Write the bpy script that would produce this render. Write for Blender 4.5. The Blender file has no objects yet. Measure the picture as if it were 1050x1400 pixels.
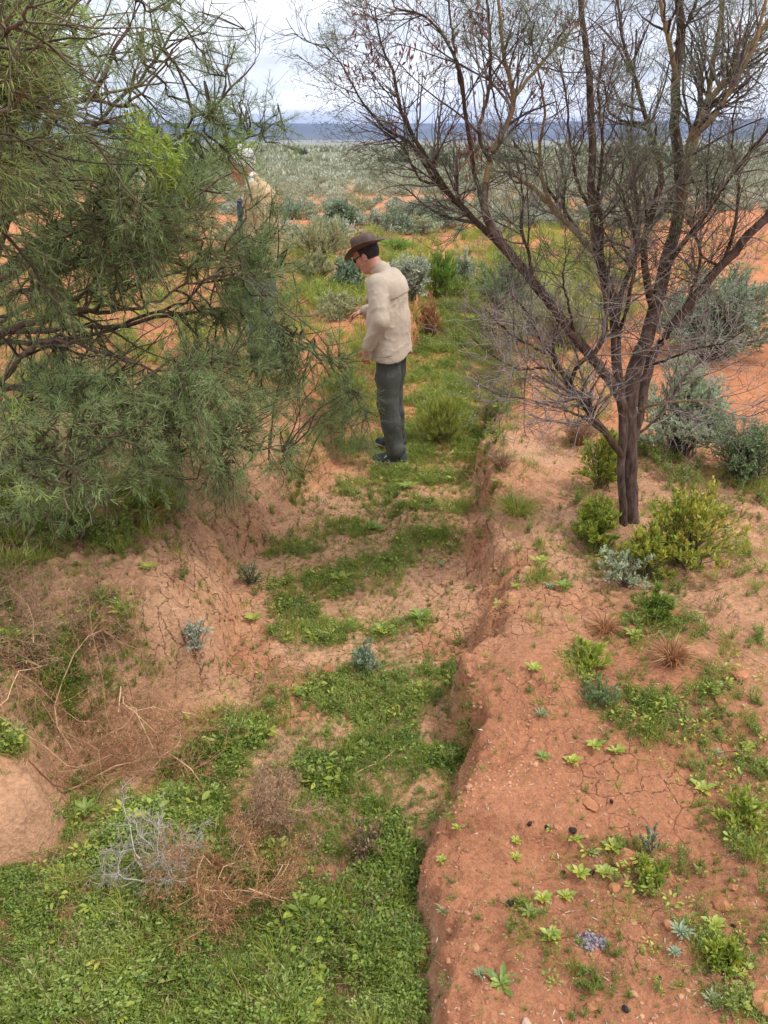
import bpy, math, random
import numpy as np
from mathutils import Vector
C = bpy.context.scene
COL = C.collection
rad = math.radians

# ---------------------------------------------------------------- camera
F_PX, CAM_H, PITCH = 1058.0, 2.37, rad(25.16)
cam_d = bpy.data.cameras.new('camera')
cam_d.sensor_fit = 'VERTICAL'; cam_d.sensor_height = 24.0; cam_d.lens = 24.0*F_PX/1400.0
cam_d.clip_start = 0.05; cam_d.clip_end = 60000.0
cam = bpy.data.objects.new('camera', cam_d); COL.objects.link(cam)
cam.location = (0, 0, CAM_H); cam.rotation_euler = (rad(90)-PITCH, 0, 0)
C.camera = cam

# ---------------------------------------------------------------- light: overcast sky with a weak, very soft sun
SUN_EL, SUN_AZ = rad(58), rad(108)          # azimuth measured from +Y towards +X
w = bpy.data.worlds.new("World"); C.world = w; w.use_nodes = True
nt = w.node_tree; nt.nodes.clear()
def N(tree, typ, **kw):
    n = tree.nodes.new(typ)
    for k, v in kw.items():
        if k.startswith('in_'):
            key = k[3:]
            n.inputs[int(key) if key.isdigit() else key.replace('_', ' ')].default_value = v
        else: setattr(n, k, v)
    return n
def LK(tree, a, b): tree.links.new(a, b)
def math_n(tree, op, a, b=None, c=None, clamp=False):
    n = tree.nodes.new('ShaderNodeMath'); n.operation = op; n.use_clamp = clamp
    for i, q in enumerate((a, b, c)):
        if q is None: continue
        if hasattr(q, 'is_linked') or hasattr(q, 'links'): tree.links.new(q, n.inputs[i])
        else: n.inputs[i].default_value = q
    return n.outputs[0]
sky = N(nt, 'ShaderNodeTexSky'); sky.sky_type = 'NISHITA'; sky.sun_disc = False
sky.sun_elevation = SUN_EL; sky.sun_rotation = SUN_AZ
bg1 = N(nt, 'ShaderNodeBackground', in_Strength=0.12); LK(nt, sky.outputs[0], bg1.inputs[0])
tc = N(nt, 'ShaderNodeTexCoord'); sep = N(nt, 'ShaderNodeSeparateXYZ'); LK(nt, tc.outputs['Generated'], sep.inputs[0])
zz = math_n(nt, 'ADD', math_n(nt, 'MAXIMUM', sep.outputs[2], 0.0), 0.06)
cx = math_n(nt, 'DIVIDE', sep.outputs[0], zz); cy = math_n(nt, 'DIVIDE', sep.outputs[1], zz)
cmb = N(nt, 'ShaderNodeCombineXYZ'); LK(nt, cx, cmb.inputs[0]); LK(nt, cy, cmb.inputs[1])
nz1 = N(nt, 'ShaderNodeTexNoise', in_Scale=0.42, in_Detail=7.0, in_Roughness=0.58, in_Distortion=0.4); LK(nt, cmb.outputs[0], nz1.inputs['Vector'])
mp = N(nt, 'ShaderNodeMapping'); mp.inputs['Scale'].default_value = (1.6, 1.6, 9.0); LK(nt, tc.outputs['Generated'], mp.inputs[0])
nz2 = N(nt, 'ShaderNodeTexNoise', in_Scale=2.2, in_Detail=6.0, in_Roughness=0.55); LK(nt, mp.outputs[0], nz2.inputs['Vector'])
nm = math_n(nt, 'ADD', math_n(nt, 'MULTIPLY', nz1.outputs['Fac'], 0.45), math_n(nt, 'MULTIPLY', nz2.outputs['Fac'], 0.55))
cr = N(nt, 'ShaderNodeValToRGB'); LK(nt, nm, cr.inputs[0])
cr.color_ramp.elements[0].position = 0.40; cr.color_ramp.elements[0].color = (0.50, 0.52, 0.56, 1)
cr.color_ramp.elements[1].position = 0.60; cr.color_ramp.elements[1].color = (1.05, 1.05, 1.06, 1)
e = cr.color_ramp.elements.new(0.5); e.color = (0.72, 0.74, 0.78, 1)
st = math_n(nt, 'ADD', math_n(nt, 'MULTIPLY', math_n(nt, 'POWER', math_n(nt, 'MAXIMUM', sep.outputs[2], 0.0), 0.8), 0.42), 0.82)
dz = math_n(nt, 'DIVIDE', math_n(nt, 'SUBTRACT', sep.outputs[2], 0.046), 0.022)      # the clearer bright band low under the cloud
st = math_n(nt, 'ADD', st, math_n(nt, 'MULTIPLY', math_n(nt, 'EXPONENT', math_n(nt, 'MULTIPLY', math_n(nt, 'MULTIPLY', dz, dz), -1.0)), 0.30))
bg2 = N(nt, 'ShaderNodeBackground'); LK(nt, cr.outputs[0], bg2.inputs[0]); LK(nt, st, bg2.inputs[1])
mx = N(nt, 'ShaderNodeMixShader', in_0=0.9); LK(nt, bg1.outputs[0], mx.inputs[1]); LK(nt, bg2.outputs[0], mx.inputs[2])
wo = N(nt, 'ShaderNodeOutputWorld'); LK(nt, mx.outputs[0], wo.inputs[0])
sd = bpy.data.lights.new('sun', 'SUN'); sd.energy = 1.5; sd.angle = rad(10); sd.color = (1.0, 0.955, 0.88)
sun = bpy.data.objects.new('sun', sd); COL.objects.link(sun)
sv = Vector((math.sin(SUN_AZ)*math.cos(SUN_EL), math.cos(SUN_AZ)*math.cos(SUN_EL), math.sin(SUN_EL)))
sun.rotation_euler = sv.to_track_quat('Z', 'Y').to_euler(); sun.location = sv*50
C.view_settings.view_transform = 'Standard'; C.view_settings.look = 'None'
C.view_settings.exposure = 0.88; C.view_settings.gamma = 1.0
C.cycles.max_bounces = 6; C.cycles.transparent_max_bounces = 4
C.cycles.diffuse_bounces = 3; C.cycles.glossy_bounces = 2; C.cycles.transmission_bounces = 3; C.cycles.volume_bounces = 0

# ---------------------------------------------------------------- numpy noise
def _h(ix, iy, s):
    n = (ix.astype(np.int64)*374761393 + iy.astype(np.int64)*668265263 + s*1274126177) & 0xffffffff
    n = ((n ^ (n >> 13))*1274126177) & 0xffffffff
    n = (n ^ (n >> 16)) & 0xffffffff
    return n.astype(np.float64)/4294967295.0
def vn(x, y, s=0):
    ix = np.floor(x); iy = np.floor(y); fx = x-ix; fy = y-iy
    fx = fx*fx*fx*(fx*(fx*6-15)+10); fy = fy*fy*fy*(fy*(fy*6-15)+10)
    a = _h(ix, iy, s); b = _h(ix+1, iy, s); c = _h(ix, iy+1, s); d = _h(ix+1, iy+1, s)
    return (a+(b-a)*fx)*(1-fy)+(c+(d-c)*fx)*fy
def fbm(x, y, s=0, o=4, r=0.5):
    t = 0; a = 1.0; n = 0
    for i in range(o):
        t = t+a*vn(x*2**i+17.3*i, y*2**i-9.1*i, s+i); n += a; a *= r
    return t/n
def voro(x, y, s=0):
    ix = np.floor(x); iy = np.floor(y)
    f1 = np.full(x.shape, 9.0); f2 = np.full(x.shape, 9.0); idv = np.zeros(x.shape)
    for i in (-1, 0, 1):
        for j in (-1, 0, 1):
            px = ix+i+_h(ix+i, iy+j, s); py = iy+j+_h(ix+i, iy+j, s+7)
            d = np.hypot(px-x, py-y); m = d < f1
            f2 = np.where(m, f1, np.minimum(f2, d)); idv = np.where(m, _h(ix+i, iy+j, s+11), idv); f1 = np.where(m, d, f1)
    return f1, f2, idv
def ss(a, b, x):
    t = np.clip((x-a)/(b-a), 0, 1); return t*t*(3-2*t)

# ---------------------------------------------------------------- pixel helpers (photo pixels 1050 x 1400) used to measure where things stand
CP, SP = math.cos(PITCH), math.sin(PITCH)
def ray(u, v):
    a = (np.asarray(u, float)-525)/F_PX; b = (700-np.asarray(v, float))/F_PX
    return np.stack([a+0*b, CP+b*SP, -SP+b*CP], -1)
def pz(u, v, z=0.0):
    d = ray(u, v); t = (z-CAM_H)/d[..., 2]
    return d*t[..., None]+np.array([0, 0, CAM_H])
def py_(u, v, y):
    d = ray(u, v); t = np.asarray(y, float)/d[..., 1]
    return d*t[..., None]+np.array([0, 0, CAM_H])

# ---------------------------------------------------------------- the terrain as a height function
_R = np.array([(600, 1750), (570, 1500), (567, 1400), (556, 1290), (552, 1205), (585, 1145), (622, 1098), (626, 1050), (612, 960), (622, 900), (634, 850), (640, 790),
               (645, 735), (650, 700), (652, 650), (664, 590), (678, 540), (690, 512), (676, 475), (662, 440), (648, 408), (630, 385)], float)
_L = np.array([(-250, 1600), (-160, 1400), (-60, 1250), (0, 1188), (55, 1165), (78, 1120), (84, 1062), (130, 1010), (235, 965), (305, 930), (328, 860), (322, 800), (345, 752),
               (398, 700), (440, 655), (468, 610), (485, 565), (520, 515), (572, 478), (580, 440), (578, 405), (585, 385)], float)
def _poly(P):
    q = pz(P[:, 0], P[:, 1], 0.02); o = np.argsort(q[:, 1]); return q[o, 1], q[o, 0]
_Ry, _Rx = _poly(_R); _Ly, _Lx = _poly(_L)
_wR = (np.array([0, 1.6, 2.4, 2.9, 3.3, 3.8, 4.3, 5.0, 6.5, 8, 12, 16]), np.array([.10, .10, .08, .12, .24, .34, .14, .10, .12, .14, .3, 1.0]))
_wL = (np.array([0, 1.8, 2.2, 2.6, 3.0, 3.4, 4.2, 5.0, 6.0, 7.5, 9, 12, 16]), np.array([.3, .16, .14, .30, .45, .60, .70, .70, .65, .45, .18, .3, 1.0]))
def hbase(x, y):
    x = np.asarray(x, float); y = np.asarray(y, float)
    wob = (fbm(x*1.7+3, y*2.6, 5, 4, .6)-.5)*0.26*ss(0.5, 2, y)+(fbm(x*5+3, y*8, 6, 4, .6)-.5)*0.15
    xr = np.interp(y, _Ry, _Rx)+wob; xl = np.interp(y, _Ly, _Lx)+wob*.7
    wr = np.interp(y, *_wR)*(.6+.9*vn(x*0, y*5.3, 8)); wl = np.interp(y, *_wL)
    tr = ss(0, 1, (x-xr)/wr); sl_ = np.clip((xl-x)/wl, 0, 1); tl = (1-(1-sl_)**2.6)*ss(0, .12, sl_)
    tr = 0.85*tr+0.15*ss(0, 4.0, (x-xr)/wr); tl = .82*tl+.18*ss(0, 2.4, (xl-x)/wl)
    hr = np.interp(y, [0, 2.3, 2.6, 4, 6, 9], [.22, .24, .34, .37, .42, .46])+0.06*(fbm(x*.6, y*.6, 21, 2)-.5); hl = np.interp(y, [0, 1.9, 2.6, 3.2, 9], [.26, .24, .46, .64, .60])+0.06*(fbm(x*.6, y*.6, 23, 2)-.5)
    fl = 0.5*ss(9.0, 14.5, y)
    t = np.maximum(tr, tl); hb = np.where(tr > tl, hr, hl)
    z = fl*(1-t)+np.maximum(hb, fl)*t
    far = ss(25, 90, y)
    z = z+(fbm(x/9., y/9., 31, 3)-.5)*.30*ss(9, 22, np.hypot(x, y))+(fbm(x/120., y/120., 33, 3)-.5)*0.8*far
    r = np.hypot(x, y)
    return z, t, tr, tl, r
def hills(x, y):
    r = np.hypot(x, y); az = np.arctan2(x, y)
    ped = 46*ss(500, 5200, r)**1.3
    top = 221+14*(fbm(az*7, az*0+2, 41, 3)-.5)+az*26
    j = 600*(fbm(az*22, r*0+.5, 43, 4)-.5)
    up = ss(5000, 8300, r+j)
    gul = np.abs(fbm(x/420., y/900., 47, 5, .6)-.5)*150*up*(1-up)*2.4
    kn = 70*ss(5200, 6100, r)*(1-ss(6100, 7600, r))*ss(.45, .7, fbm(az*10, r/2500., 49, 3))
    return ped+(top-46)*up-gul+kn
def micro(x, y, t, tr, tl):
    near = 1-ss(7, 14, y)
    slope = 4*t*(1-t)
    z = (fbm(x*3.2, y*3.2, 51, 5, .58)-.5)*0.085*near; z += (fbm(x*30, y*30, 52, 3, .6)-.5)*.013*near
    z += (fbm(x*15, y*11, 53, 4, .62)-.5)*0.044*near*(0.4+slope*1.5+.35*tl)
    rd = np.abs(fbm(x*5+.8*fbm(x*2, y*2, 3, 2), y*9, 57, 4, .6)-.5)*2
    z -= (1-rd)**6*0.05*slope*near
    # broken ledges along the banks
    z += (np.floor((t+.16*fbm(x*6, y*6, 61, 3))*5)/5-t)*0.055*ss(.03, .2, slope)*near
    z += (np.abs(fbm(x*24+y*3, y*24, 64, 4, .6)-.5)*2-.4)*.022*ss(.1, .6, slope)*near
    # drying cracks
    wx = x+.05*(fbm(x*9, y*9, 71, 3)-.5); wy = y+.05*(fbm(x*9, y*9, 75, 3)-.5)
    f1, f2, c = voro(wx*5.2, wy*5.2, 3); d = f2-f1
    cm = ss(.40, .56, fbm(x*1.1+9, y*1.1, 81, 3))*near
    cm *= .25+.75*ss(.45, .6, fbm(x*3, y*3, 83, 2)); cm *= 1-.9*(tr > .5)*(1-ss(2.6, 3.4, y)); cm = np.clip(cm+.7*ss(.02, .4, 1-np.abs(x-np.interp(y, _Ry, _Rx)+.22)/.5)*(y > 2.8)+.8*ss(.05, .4, tl)*(1-ss(4.4, 5, y))*ss(2.5, 2.9, y), 0, 1)
    z -= 0.026*(1-ss(.0, .085, d))*cm*(1-.6*slope)
    z += (c-.5)*0.010*cm
    f1, f2, c2 = voro(wx*13+4, wy*13, 9); z -= 0.006*(1-ss(0, .16, f2-f1))*cm
    z += (vn(x*38, y*38, 91)**4)*0.020*near*(.3+.7*ss(.5, .7, fbm(x*.9, y*.9, 95, 2)))
    # ledge across the right bank and little pits
    lx, ly = pz(700, 1062, .47)[:2]
    m = ss(lx-.45, lx-.25, x)*(1-ss(lx+.1, lx+.75, x)); e0 = y-(ly+.05*np.sin(x*7)+.04*(fbm(x*8, y*2, 63, 3)-.5))
    z += m*(0.055*ss(-.03, .02, e0)-.04*ss(-.3, 0, -np.abs(e0+.1)))*near
    for (u, v, r0, dp) in ((718, 1140, .05, .0), (362, 886, .045, .07), (447, 922, .05, .07), (350, 840, .04, .05), (410, 705, .05, .05)):
        p = pz(u, v, .1); z -= dp*np.exp(-((x-p[0])**2+(y-p[1])**2)/r0**2)
    return z
def height(x, y):
    z, t, tr, tl, r = hbase(x, y)
    nr = (y < 15) & (y > -1) & (np.abs(x) < 6)
    if nr.any(): z = z.copy(); z[nr] += micro(x[nr], y[nr], t[nr], tr[nr], tl[nr])
    fr = r > 400
    if fr.any(): z[fr] += hills(x[fr], y[fr])
    return z
def axis(fine0, fine1, step, growth, out0, out1):
    a = list(np.arange(fine0, fine1+1e-6, step)); s = step
    while a[-1] < out1: s = min(s*growth, 260); a.append(a[-1]+s)
    b = [fine0]; s = step
    while b[-1] > out0: s = min(s*growth, 900); b.append(b[-1]-s)
    return np.array(b[::-1][:-1]+a)
GX = axis(-2.4, 2.4, 0.014, 1.045, -11000, 11000)
GY = axis(0.9, 6.5, 0.014, 1.028, -60, 11500)
XX, YY = np.meshgrid(GX, GY)
ZZ = height(XX.ravel(), YY.ravel()).reshape(XX.shape)
def gz(x, y):
    x = np.asarray(x, float); y = np.asarray(y, float)
    i = np.clip(np.searchsorted(GX, x)-1, 0, len(GX)-2); j = np.clip(np.searchsorted(GY, y)-1, 0, len(GY)-2)
    a = (x-GX[i])/(GX[i+1]-GX[i]); b = (y-GY[j])/(GY[j+1]-GY[j])
    return (ZZ[j, i]*(1-a)+ZZ[j, i+1]*a)*(1-b)+(ZZ[j+1, i]*(1-a)+ZZ[j+1, i+1]*a)*b
_T = np.concatenate([np.arange(1.2, 9, .045), np.geomspace(9, 600, 190)])
def gnd(u, v):
    """where the sight line through photo pixel (u, v) meets the ground"""
    u = np.atleast_1d(np.asarray(u, float)); v = np.atleast_1d(np.asarray(v, float))
    d = ray(u, v); P = d[:, None, :]*_T[None, :, None]; P[..., 2] += CAM_H
    g = gz(P[..., 0], P[..., 1]); below = P[..., 2] < g
    k = np.argmax(below, 1); k = np.where(below.any(1), k, len(_T)-1); kk = np.maximum(k-1, 0); ii = np.arange(len(u))
    a = P[ii, kk, 2]-g[ii, kk]; b = g[ii, k]-P[ii, k, 2]; f = np.clip(a/(a+b+1e-9), 0, 1)[:, None]
    q = P[ii, kk]*(1-f)+P[ii, k]*f; q[:, 2] = gz(q[:, 0], q[:, 1]); return q
def g1(u, v): return gnd(u, v)[0]

# ---------------------------------------------------------------- mesh + object helpers
def mk_mesh(name, V, Q, tint=None, smooth=True, colr=None, mats=()):
    V = np.ascontiguousarray(V, np.float32); Q = np.ascontiguousarray(Q, np.int32); k = Q.shape[1]
    me = bpy.data.meshes.new(name); me.vertices.add(len(V)); me.vertices.foreach_set('co', V.ravel())
    me.loops.add(Q.size); me.loops.foreach_set('vertex_index', Q.ravel())
    me.polygons.add(len(Q)); me.polygons.foreach_set('loop_start', np.arange(0, Q.size, k, dtype=np.int32))
    try: me.polygons.foreach_set('loop_total', np.full(len(Q), k, np.int32))
    except Exception: pass
    me.polygons.foreach_set('use_smooth', np.full(len(Q), smooth, bool))
    if tint is not None:
        a = me.attributes.new('tint', 'FLOAT', 'POINT'); a.data.foreach_set('value', np.ascontiguousarray(tint, np.float32))
    if colr is not None:
        a = me.attributes.new('soil', 'FLOAT_COLOR', 'POINT'); a.data.foreach_set('color', np.ascontiguousarray(colr, np.float32).ravel())
    for m in mats: me.materials.append(m)
    me.update(calc_edges=True); me.validate(); return me
def ob(name, me, parent=None, loc=None):
    o = bpy.data.objects.new(name, me); COL.objects.link(o)
    if parent: o.parent = parent
    if loc is not None: o.location = loc
    return o
def tag(o, label=None, cat=None, group=None, kind=None):
    if label: o['label'] = label
    if cat: o['category'] = cat
    if group: o['group'] = group
    if kind: o['kind'] = kind
    return o
def empty(name, loc, label, cat, group=None, rz=0):
    o = bpy.data.objects.new(name, None); COL.objects.link(o); o.location = loc; o.rotation_euler = (0, 0, rz); o.empty_display_size = .1
    return tag(o, label, cat, group)
def clone(root, loc, rz=0, sc=1.0, label=None, group=None):
    r = root.copy(); COL.objects.link(r); r.location = loc; r.rotation_euler = (0, 0, rz); r.scale = (sc, sc, sc) if np.isscalar(sc) else sc
    if label: r['label'] = label
    if group: r['group'] = group
    for ch in list(root.children):
        c = ch.copy(); COL.objects.link(c); c.parent = r
    return r
class Geo:
    def __init__(s): s.V = []; s.Q = []; s.T = []; s.n = 0
    def add(s, V, Q, T):
        s.V.append(V); s.Q.append(Q+s.n); s.T.append(T); s.n += len(V)
    def get(s): return np.concatenate(s.V), np.concatenate(s.Q), np.concatenate(s.T)
    def ob(s, name, mat, parent=None, smooth=True, shift=None):
        V, Q, T = s.get()
        if shift is not None: V = V-np.asarray(shift)
        return ob(name, mk_mesh(name, V, Q, T, smooth, mats=(mat,)), parent)
RG = np.random.default_rng(7)
def unit(a): return a/(np.linalg.norm(a, axis=-1, keepdims=True)+1e-9)
def rnd_dir(n, rg=None):
    rg = rg or RG; return unit(rg.normal(size=(n, 3)))
def frames(T):
    ref = np.where(np.abs(T[..., 2:3]) > .9, np.array([1., 0, 0]), np.array([0, 0, 1.]))
    A = unit(np.cross(T, ref)); return A, np.cross(T, A)
def tubes(P, R, sides=3, tint=None, geo=None, rg=None):
    """P (M,K,3), R (M,K): a batch of tapered tubes"""
    rg = rg or RG
    M, K, _ = P.shape; T = unit(np.gradient(P, axis=1)); A, B = frames(T)
    th = np.arange(sides)*2*np.pi/sides
    V = P[:, :, None, :]+R[:, :, None, None]*(A[:, :, None, :]*np.cos(th)[None, None, :, None]+B[:, :, None, :]*np.sin(th)[None, None, :, None])
    idx = np.arange(M*K*sides).reshape(M, K, sides)
    a = idx[:, :-1]; b = idx[:, 1:]
    Q = np.stack([a, np.roll(a, -1, 2), np.roll(b, -1, 2), b], -1).reshape(-1, 4)
    t = rg.random(M) if tint is None else tint
    tt = np.repeat(t, K*sides)
    g = geo or Geo(); g.add(V.reshape(-1, 3), Q, tt); return g
def leaves(P, D, L, W, geo=None, tint=None, fold=.25, up=None, rg=None, wide=.5, oval=False):
    """kite-shaped leaf blades: base P, direction D, lengths L, widths W"""
    rg = rg or RG; n = len(P); D = unit(D); L = np.broadcast_to(L, (n,)); W = np.broadcast_to(W, (n,))
    r = rnd_dir(n, rg) if up is None else unit(up+rg.normal(size=(n, 3))*.35)
    S = unit(np.cross(D, r)); Nn = np.cross(S, D)
    mid = P+D*(L*wide)[:, None]+Nn*(W*fold)[:, None]
    if oval:
        w2 = (W/2)[:, None]; l = L[:, None]; lift = Nn*(W*fold)[:, None]
        V = np.stack([P, P+D*l*.30+S*w2*.92+lift, P+D*l*.70+S*w2*.82+lift, P+D*l-lift*.6, P+D*l*.70-S*w2*.82+lift, P+D*l*.30-S*w2*.92+lift], 1)
        Q = (np.arange(n)[:, None, None]*6+np.array([[0, 1, 2, 3], [0, 3, 4, 5]])[None]).reshape(-1, 4); t = rg.random(n) if tint is None else tint
        g = geo or Geo(); g.add(V.reshape(-1, 3), Q, np.repeat(t, 6)); return g
    V = np.stack([P, mid+S*(W/2)[:, None], P+D*L[:, None]-Nn*(W*fold)[:, None], mid-S*(W/2)[:, None]], 1)
    Q = np.arange(4*n).reshape(n, 4); t = rg.random(n) if tint is None else tint
    g = geo or Geo(); g.add(V.reshape(-1, 3), Q, np.repeat(t, 4)); return g
def grow(P, R, n, Lr, ang, K=5, up=0.0, wig=.12, tmin=.2, rscale=.55, rmin=.0008, rg=None, w=None):
    """n child twigs on the batch of parent polylines"""
    rg = rg or RG; M, KP, _ = P.shape
    if w is None:
        w = np.linalg.norm(np.diff(P, axis=1), axis=2).sum(1)
    i = rg.choice(M, n, p=w/w.sum()); t = (tmin+(1-tmin)*rg.random(n))*(KP-1)*.999; k = t.astype(int); f = (t-k)[:, None]
    B = P[i, k]*(1-f)+P[i, k+1]*f; T = unit(P[i, k+1]-P[i, k]); r0 = (R[i, k]*(1-f[:, 0])+R[i, k+1]*f[:, 0])
    A, Bn = frames(T); ph = rg.random(n)*2*np.pi; a = rg.uniform(*ang, n)
    D = T*np.cos(a)[:, None]+(A*np.cos(ph)[:, None]+Bn*np.sin(ph)[:, None])*np.sin(a)[:, None]
    L = rg.uniform(*Lr, n)*(1.15-.6*t/(KP-1)); out = [B]; p = B; d = D
    for q in range(K-1):
        d = unit(d+rg.normal(size=(n, 3))*wig+np.array([0, 0, up])); p = p+d*(L/(K-1))[:, None]; out.append(p)
    Pn = np.stack(out, 1); rr = np.clip(r0*rscale, rmin, None)[:, None]*np.linspace(1, .35, K)[None]
    return Pn, np.maximum(rr, rmin*.6), L
def smooth_path(pts, K=14):
    """resample control points (with radius in col 3) by Catmull-Rom"""
    p = np.asarray(pts, float); p = np.vstack([2*p[0]-p[1], p, 2*p[-1]-p[-2]]); n = len(p)-3
    t = np.linspace(0, n-1e-6, K); k = t.astype(int); f = (t-k)[:, None]
    a, b, c, d = p[k], p[k+1], p[k+2], p[k+3]
    return .5*((2*b)+(-a+c)*f+(2*a-5*b+4*c-d)*f**2+(-a+3*b-3*c+d)*f**3)

# ---------------------------------------------------------------- materials
def base_mat(name):
    m = bpy.data.materials.new(name); m.use_nodes = True; t = m.node_tree; t.nodes.clear()
    o = t.nodes.new('ShaderNodeOutputMaterial'); return m, t, o
def leaf_mat(name, cols, trans=.3, gloss=.12, rough=.45):
    m, t, o = base_mat(name)
    at = N(t, 'ShaderNodeAttribute'); at.attribute_name = 'tint'
    r = N(t, 'ShaderNodeValToRGB'); LK(t, at.outputs['Fac'], r.inputs[0])
    el = r.color_ramp.elements
    while len(el) < len(cols): el.new(.5)
    for i, c in enumerate(cols): el[i].position = i/(len(cols)-1); el[i].color = (*c, 1)
    d = N(t, 'ShaderNodeBsdfDiffuse'); tr = N(t, 'ShaderNodeBsdfTranslucent'); g = N(t, 'ShaderNodeBsdfGlossy', in_Roughness=rough)
    g.inputs[0].default_value = (.8, .85, .9, 1)
    LK(t, r.outputs[0], d.inputs[0]); LK(t, r.outputs[0], tr.inputs[0])
    a = N(t, 'ShaderNodeMixShader', in_0=trans); LK(t, d.outputs[0], a.inputs[1]); LK(t, tr.outputs[0], a.inputs[2])
    b = N(t, 'ShaderNodeMixShader', in_0=gloss*.5); LK(t, a.outputs[0], b.inputs[1]); LK(t, g.outputs[0], b.inputs[2])
    LK(t, b.outputs[0], o.inputs[0]); return m
def solid_mat(name, c1, c2=None, rough=.8, scale=20, bump=.2, bscale=60, stretch=(1, 1, 1), spec=.3, tint=False, bd=.01):
    m, t, o = base_mat(name); c2 = c2 or c1
    tc = N(t, 'ShaderNodeTexCoord'); mp = N(t, 'ShaderNodeMapping'); mp.inputs['Scale'].default_value = stretch; LK(t, tc.outputs['Object'], mp.inputs[0])
    n = N(t, 'ShaderNodeTexNoise', in_Scale=scale, in_Detail=5.0, in_Roughness=.6); LK(t, mp.outputs[0], n.inputs['Vector'])
    r = N(t, 'ShaderNodeValToRGB'); r.color_ramp.elements[0].position = .32; r.color_ramp.elements[1].position = .68
    r.color_ramp.elements[0].color = (*c1, 1); r.color_ramp.elements[1].color = (*c2, 1)
    if tint:
        at = N(t, 'ShaderNodeAttribute'); at.attribute_name = 'tint'
        LK(t, math_n(t, 'ADD', math_n(t, 'MULTIPLY', at.outputs['Fac'], .5), math_n(t, 'MULTIPLY', n.outputs['Fac'], .5)), r.inputs[0])
    else: LK(t, n.outputs['Fac'], r.inputs[0])
    p = N(t, 'ShaderNodeBsdfPrincipled', in_Roughness=rough); p.inputs['Specular IOR Level'].default_value = spec
    LK(t, r.outputs[0], p.inputs['Base Color'])
    if bump:
        n2 = N(t, 'ShaderNodeTexNoise', in_Scale=bscale, in_Detail=4.0); LK(t, mp.outputs[0], n2.inputs['Vector'])
        bp = N(t, 'ShaderNodeBump', in_Strength=bump, in_Distance=bd); LK(t, n2.outputs['Fac'], bp.inputs['Height']); LK(t, bp.outputs[0], p.inputs['Normal'])
    LK(t, p.outputs[0], o.inputs[0]); return m
# ================================================================ GROUND
def soil_colour():
    x = XX.ravel(); y = YY.ravel(); z, t, tr, tl, r = hbase(x, y)
    pale = np.array([.60, .335, .195]); brown = np.array([.47, .205, .108]); orange = np.array([.54, .215, .098]); red = np.array([.40, .15, .07])
    c = np.tile(pale, (len(x), 1))
    n1 = fbm(x*.8, y*.8, 101, 4); n2 = fbm(x*2.7, y*2.7, 105, 4)
    def mixc(c, k, a): a = np.clip(a, 0, 1)[:, None]; return c*(1-a)+k*a
    c = mixc(c, orange*.85+pale*.15, ss(.48, .66, n2)*.35)
    rb = ss(.4, .8, tr)*(1-ss(2.5, 3.9, y+(n1-.5)*1.6)); c = mixc(c, brown, rb)
    c = mixc(c, pale*.8+brown*.2, ss(.4, .8, tr)*ss(1.3, 2.0, x+(n1-.5))*(1-ss(4.5, 6, y))*.85)
    c = mixc(c, red*.6+orange*.4, 4*t*(1-t)*.32*ss(.35, .6, n2)*(1-.8*(tl > tr)))
    c = mixc(c, orange, ss(4.9, 7.0, y+(n1-.5)*2)*.85)
    c = mixc(c, orange, ss(1.9, 2.9, x+(n1-.5))*ss(3.6, 5.0, y)*.8)
    fl = (1-ss(0, .2, t))*(1-ss(9, 13, y)); c = mixc(c, pale*1.04, fl*ss(2.7, 3.1, y)*(1-ss(5, 6, y))*(.4+.5*ss(.4, .6, n1))); c = mixc(c, brown*.75, fl*(1-ss(1.9, 2.5, y+(n1-.5)*.7))*.8)
    c = mixc(c, red, fl*ss(.5, .62, n2)*ss(2.6, 3.0, y)*(1-ss(3.2, 3.6, y))*.55); lb = ss(.15, .5, tl)*ss(2.2, 2.6, y)*(1-ss(4.6, 5.4, y)); c = mixc(c, pale*.97, lb*.75)
    # far plain: soil seen between low grey scrub; then the hill country
    scrub = np.array([.26, .25, .16]); c = mixc(c, scrub, ss(22, 60, y)*(.55+.45*ss(.35, .6, fbm(x/14, y/40, 111, 4))))
    c = mixc(c, np.array([.15, .16, .115]), ss(120, 300, r)*.85); c = mixc(c, np.array([.27, .26, .20]), ss(600, 1500, r)*(1-ss(4200, 5400, r)))
    hg = fbm(x/260, y/600, 115, 5); c = mixc(c, np.array([.10, .105, .085])*(.5+1.0*hg)[:, None], ss(4200, 5600, r))
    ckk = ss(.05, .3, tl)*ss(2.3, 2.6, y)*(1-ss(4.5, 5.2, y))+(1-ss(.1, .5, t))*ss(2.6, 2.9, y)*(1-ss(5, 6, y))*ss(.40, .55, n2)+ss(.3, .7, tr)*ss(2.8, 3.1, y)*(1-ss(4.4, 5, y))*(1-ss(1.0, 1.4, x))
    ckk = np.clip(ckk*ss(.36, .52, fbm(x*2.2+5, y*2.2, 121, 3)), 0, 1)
    return np.c_[c*(.90+.2*fbm(x*4, y*4, 117, 3))[:, None], ckk]
GM, t_, o_ = base_mat('soil')
at = N(t_, 'ShaderNodeAttribute'); at.attribute_name = 'soil'
tc = N(t_, 'ShaderNodeTexCoord')
nA = N(t_, 'ShaderNodeTexNoise', in_Scale=55.0, in_Detail=8.0, in_Roughness=.7); LK(t_, tc.outputs['Object'], nA.inputs['Vector'])
nB = N(t_, 'ShaderNodeTexNoise', in_Scale=6.0, in_Detail=8.0, in_Roughness=.7); LK(t_, tc.outputs['Object'], nB.inputs['Vector'])
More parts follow.
